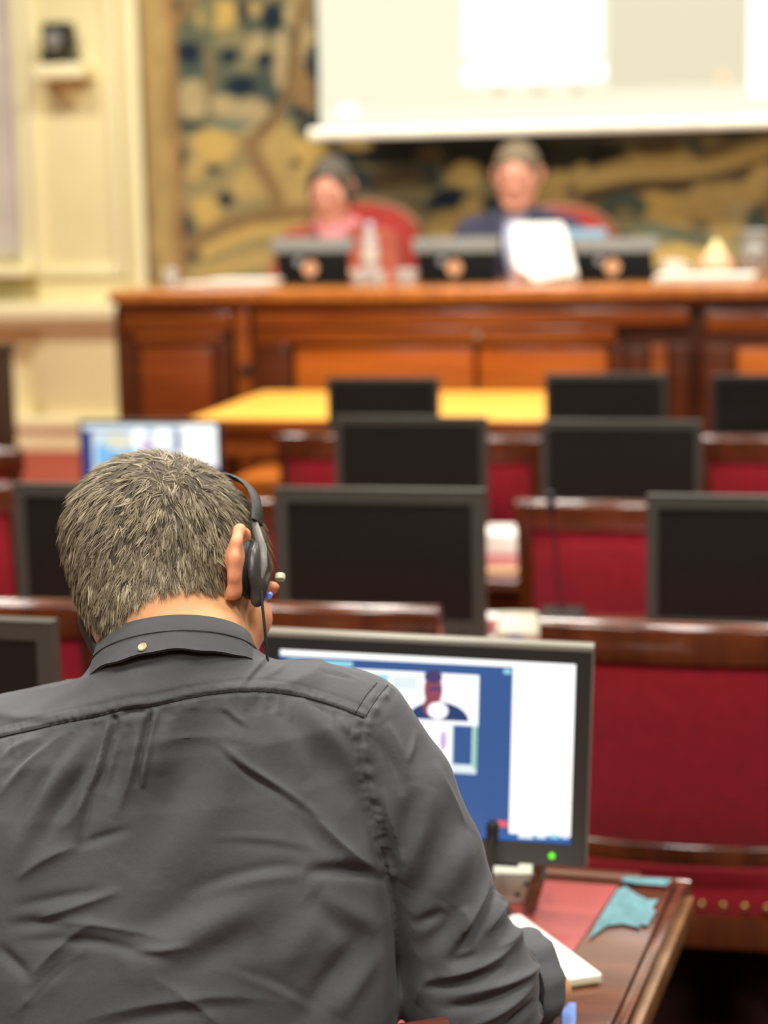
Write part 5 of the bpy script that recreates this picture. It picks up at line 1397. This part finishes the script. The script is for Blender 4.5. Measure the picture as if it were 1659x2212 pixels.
# ---- rolled cuff
def build_cuff():
    axd = np.array([.70, .70, -.10]); axd /= np.linalg.norm(axd); c = CUFF + axd * .034
    up = np.array([0, 0, 1.0]); up -= axd * (up @ axd); up /= np.linalg.norm(up); sd = np.cross(axd, up)
    n = 56; prof = [(.046, -.016), (.0545, -.020), (.0585, -.012), (.0600, .004), (.0592, .010), (.0555, .013), (.051, .010), (.048, .002), (.044, -.01)]
    v = []; f = []; m_ = len(prof)
    for k in range(n):
        a = 2 * math.pi * k / n; w = .0016 * math.sin(5 * a) + .0012 * math.sin(11 * a + 1); sl = .008 * math.cos(a)
        for j, (r, h) in enumerate(prof):
            q = c + (up * math.cos(a) + sd * math.sin(a)) * (r + w * (1 if j < 6 else .4) + .0006 * math.sin(k * 2.1 + j)) + axd * (h + sl)
            v.append(tuple(q))
    for k in range(n):
        k2 = (k + 1) % n
        for j in range(m_):
            j2 = (j + 1) % m_; f.append((k * m_ + j, k * m_ + j2, k2 * m_ + j2, k2 * m_ + j))
    o = obj('rolled_cuff', MB().add(v, f).mesh('rolled_cuff'), SHIRT, shirt, ang=70)
build_cuff()

# ---- hair
_t = BVHTree.FromPolygons([tuple(v) for v in BV], [tuple(q) for q in BQ]); _q = ray(372, 1050); _d = Vector((_q.dot(R0), _q.dot(FH), _q.z)).normalized()
_h = _t.ray_cast(Vector((-(O_ - CAM).dot(R0), -(O_ - CAM).dot(FH), CAM.z)), _d)[0]
CROWN = (np.array(_h) - HC) @ HM / HS if _h else np.array([.02, -.03, .115])
def build_hair():
    rng = np.random.RandomState(11)
    hl = (BV - HC) @ HM / HS                               # head-frame coordinates of every body vertex
    N = normals(BV, BQ)
    x, y, z = hl[:, 0], hl[:, 1], hl[:, 2]
    def hairline(x, y, z):
        """>0 inside the hair"""
        ax_ = np.abs(x)
        nape = z - np.interp(ax_, [0, .02, .038, .05, .065, .072, .076, .08], [-.072, -.060, -.045, -.038, -.030, -.020, -.002, .03])
        above = z - .040; burn = z - .004
        front = z - (.055 + 1.2 * np.maximum(0, y - .06))
        lim = np.where(y < -.012, nape, np.where(y < .022, above, np.where(y < .055, burn, front)))
        return lim
    r = np.sqrt((x / .09) ** 2 + ((y + .012) / .115) ** 2 + ((z - .03) / .115) ** 2)
    ear = (np.abs(x) > .0775) & (y > -.045) & (y < .03) & (z < .05)
    hv = (hairline(x, y, z) > 0) & (r < 1.3) & (~ear) & (z > -.085)
    fq = BQ[hv[BQ].all(1)]
    # under-layer that hides the scalp
    ids = np.unique(fq); mp = -np.ones(len(BV), int); mp[ids] = np.arange(len(ids))
    crown = CROWN
    hl_i = hl[ids]
    lift = .002 + .012 * np.clip((hl_i[:, 2] + .05) / .12, 0, 1)
    edge = np.clip(hairline(hl_i[:, 0], hl_i[:, 1], hl_i[:, 2]) / .03, 0, 1); lift = lift * (.25 + .75 * edge)
    cap = BV[ids] + N[ids] * lift[:, None]
    base = obj('hair_underlayer', qmesh('hair_underlayer', cap, mp[fq]), mat('hair_root', (66, 56, 42), .8, scale=(200, 200, 60), var=.3), man, ang=180)
    # strands in clumps
    P0, P1, P2 = BV[fq[:, 0]], BV[fq[:, 1]], BV[fq[:, 2]]; P3 = BV[fq[:, 3]]
    ar = np.linalg.norm(np.cross(P2 - P0, P3 - P1), axis=1)
    def sample(n):
        f = rng.choice(len(fq), n, p=ar / ar.sum()); u, v = rng.rand(n, 1), rng.rand(n, 1)
        p = (P0[f] * (1 - u) + P1[f] * u) * (1 - v) + (P3[f] * (1 - u) + P2[f] * u) * v
        nn = N[fq[f, 0]]
        return p, nn
    nc, per = 6500, 7
    pc, ncn = sample(nc)
    def flow(p, nn):
        q = (p - HC) @ HM / HS
        d = q - crown; whorl = np.cross(np.array([0, 0, 1.0]), d); d = d + whorl * .25
        d = d + rng.normal(0, .010, d.shape)
        d[:, 2] -= .012
        d = d @ HM.T * HS
        far = np.clip(np.linalg.norm(q - crown, axis=1, keepdims=True) / .030, 0, 1)
        d = d / np.maximum(np.linalg.norm(d, axis=1, keepdims=True), 1e-6) * (.15 + .85 * far ** 2) + rng.normal(0, 1, d.shape) * (1 - far)
        d -= nn * (d * nn).sum(1, keepdims=True); d /= np.maximum(np.linalg.norm(d, axis=1, keepdims=True), 1e-6)
        return d, q
    dc, qc = flow(pc, ncn)
    top = np.clip((qc[:, 2] - .0) / .09, 0, 1); fr = np.clip((qc[:, 1] - .0) / .06, 0, 1)
    Lc = (.016 + .010 * top + .010 * fr) * rng.uniform(.75, 1.2, nc)
    nearcrown = np.exp(-(np.linalg.norm(qc - crown, axis=1) / .03) ** 2)
    liftc = .42 + .22 * top + .9 * nearcrown + rng.normal(0, .12, nc)
    hlv = np.clip(hairline(qc[:, 0], qc[:, 1], qc[:, 2]) / .03, 0, 1)
    liftc = liftc * (.45 + .55 * hlv); Lc = Lc * (.6 + .4 * hlv)
    sidec = rng.normal(0, .42, nc)
    rep = np.repeat(np.arange(nc), per); n = nc * per
    t1 = dc[rep]; nn = ncn[rep]; b = np.cross(nn, t1)
    ang = rng.normal(0, .0022, (n, 2)); root = pc[rep] + t1 * ang[:, :1] + b * ang[:, 1:]
    ln = Lc[rep] * rng.uniform(.8, 1.15, n); lf = liftc[rep] + rng.normal(0, .06, n); sd = sidec[rep] + rng.normal(0, .08, n)
    dirv = t1 + nn * lf[:, None] + b * sd[:, None]; dirv /= np.linalg.norm(dirv, axis=1, keepdims=True)
    conv = (pc[rep] - root) * .7
    segs = 4; pts = []
    base_off = .002 + .006 * np.clip((((root - HC) @ HM)[:, 2] + .03) / .1, 0, 1)
    for k in range(segs + 1):
        s = k / segs
        p = root + nn * base_off[:, None] + dirv * (ln * s)[:, None] - nn * (ln * lf * .38 * s * s)[:, None] + t1 * (ln * .15 * s * s)[:, None] + conv * (s ** 1.3)
        p[:, 2] -= ln * .10 * s * s
        pts.append(p)
    wid = rng.uniform(.00032, .00058, n)
    V = []; 
    side_ = b * np.cos(rng.uniform(-1, 1, n))[:, None] + nn * np.sin(rng.uniform(-.6, .6, n))[:, None]; side_ /= np.linalg.norm(side_, axis=1, keepdims=True)
    for k in range(segs + 1):
        w = wid * (1 - .75 * (k / segs) ** 2)
        V += [pts[k] - side_ * w[:, None], pts[k] + side_ * w[:, None]]
    V = np.stack(V, 1).reshape(-1, 3)
    m_ = 2 * (segs + 1); bi = (np.arange(n) * m_)[:, None]
    Q = np.concatenate([bi + np.array([2 * k, 2 * k + 1, 2 * k + 3, 2 * k + 2]) for k in range(segs)])
    me = qmesh('hair', V, Q)
    shade = np.clip(rng.normal(.5, .22, nc)[rep] + rng.normal(0, .12, n), 0, 1)
    ca = me.color_attributes.new('strand', 'FLOAT_COLOR', 'POINT')
    col = np.repeat(shade, m_); ca.data.foreach_set('color', np.stack([col, col, col, np.ones_like(col)], 1).astype(np.float32).ravel())
    m = bpy.data.materials.new('hair_strands'); m.use_nodes = True; nt = m.node_tree; bs = nt.nodes['Principled BSDF']
    at = nt.nodes.new('ShaderNodeAttribute'); at.attribute_name = 'strand'
    rp = nt.nodes.new('ShaderNodeValToRGB'); rp.color_ramp.elements[0].color = (*lin((70, 60, 46)), 1); rp.color_ramp.elements[1].color = (*lin((178, 166, 138)), 1)
    e = rp.color_ramp.elements.new(.5); e.color = (*lin((120, 107, 84)), 1)
    nt.links.new(at.outputs['Fac'], rp.inputs[0]); nt.links.new(rp.outputs[0], bs.inputs['Base Color'])
    bs.inputs['Roughness'].default_value = .5; bs.inputs['Specular IOR Level'].default_value = .35
    h = obj('hair', me, m, man, ang=180); h['kind'] = 'stuff'
build_hair()

# ---- headset worn by the man
def headset():
    HMm = Matrix([[HM[i, j] for j in range(3)] for i in range(3)]).to_4x4()
    t = thing('headset', 'black and grey headset worn by the man in the charcoal shirt', 'headset')
    t.matrix_world = Matrix.Translation(O_) @ Matrix.Rotation(TH, 4, 'Z') @ Matrix.Translation(Vector(HC)) @ HMm
    CUPD = mat('headset_black', (20, 20, 20), .5); CUPG = mat('headset_grey', (92, 92, 86), .4); CSH = mat('headset_shell', (58, 56, 52), .35)
    for sx in (-1, 1):
        off_ = -.004 if sx > 0 else .007
        def X(p): return (sx * (p[0] + off_), p[1] - (.0 if sx > 0 else .006), p[2] + (.017 if sx > 0 else .012))
        # foam pad
        g = Grid(np.arange(sx * .10 - .035, sx * .10 + .04, .003), np.arange(-.03, .06, .003), np.arange(-.05, .07, .003))
        A = np.array([[math.cos(.25 * sx), -math.sin(.25 * sx), 0], [math.sin(.25 * sx), math.cos(.25 * sx), 0], [0, 0, 1]])
        g.ell((sx * (.093 + off_), .014 if sx > 0 else .008, .009 if sx > 0 else .004), (.012, .029, .033), .004, A)
        V, Q = g.surface(); pad_ = obj('ear_pad', qmesh('ear_pad', V, Q), CUPD, t, ang=180)
        g = Grid(np.arange(sx * .115 - .035, sx * .115 + .04, .003), np.arange(-.03, .06, .003), np.arange(-.06, .07, .003))
        g.ell((sx * (.104 + off_), .016 if sx > 0 else .010, .007 if sx > 0 else .002), (.009, .022, .030), .006, A); g.cap(X((.105, .017, -.03)), X((.102, .019, -.044)), .009, .007, .006)
        V, Q = g.surface(); obj('ear_shell', qmesh('ear_shell', V, Q), CSH, t, ang=180)
        obj('yoke', MB().tube([X((.110, .012, -.030)), X((.1135, .010, -.014)), X((.113, .009, .004)), X((.106, .010, .024)), X((.099, .013, .038)), X((.0955, .016, .050)), X((.093, .017, .060))], [.002, .0068, .0062, .0052, .0046, .0042, .002], 10, .55).mesh('yoke'), CUPG, t)
    band = []
    for k in range(25):
        a = math.pi * k / 24; band.append((.097 * math.cos(a), .014 + .012 * math.sin(a), .058 + .084 * math.sin(a)))
    obj('headband', MB().tube(band, .009, 8, .28, up=(0, 1, 0)).mesh('headband'), CUPD, t)
    cb_ = MB().tube([(.106, .014, -.018), (.106, .017, -.033), (.104, .026, -.06), (.098, .042, -.10), (.094, .058, -.13), (.086, .07, -.16), (.08, .08, -.20)], .0016, 6)
    obj('cable', cb_.mesh('cable'), CUPD, t)
    obj('trim_ring', MB().tube([(.105, .028, -.021), (.101, .035, -.015)], .003, 8), mat('headset_blue', (110, 130, 220), .4), t)
    obj('boom_knob', MB().lathe([(.001, -.005), (.005, -.003), (.0055, 0), (.005, .003), (.001, .005)], 12), mat('pearl_knob', (200, 205, 170), .3), t, loc=(.104, .046, .008))
headset()
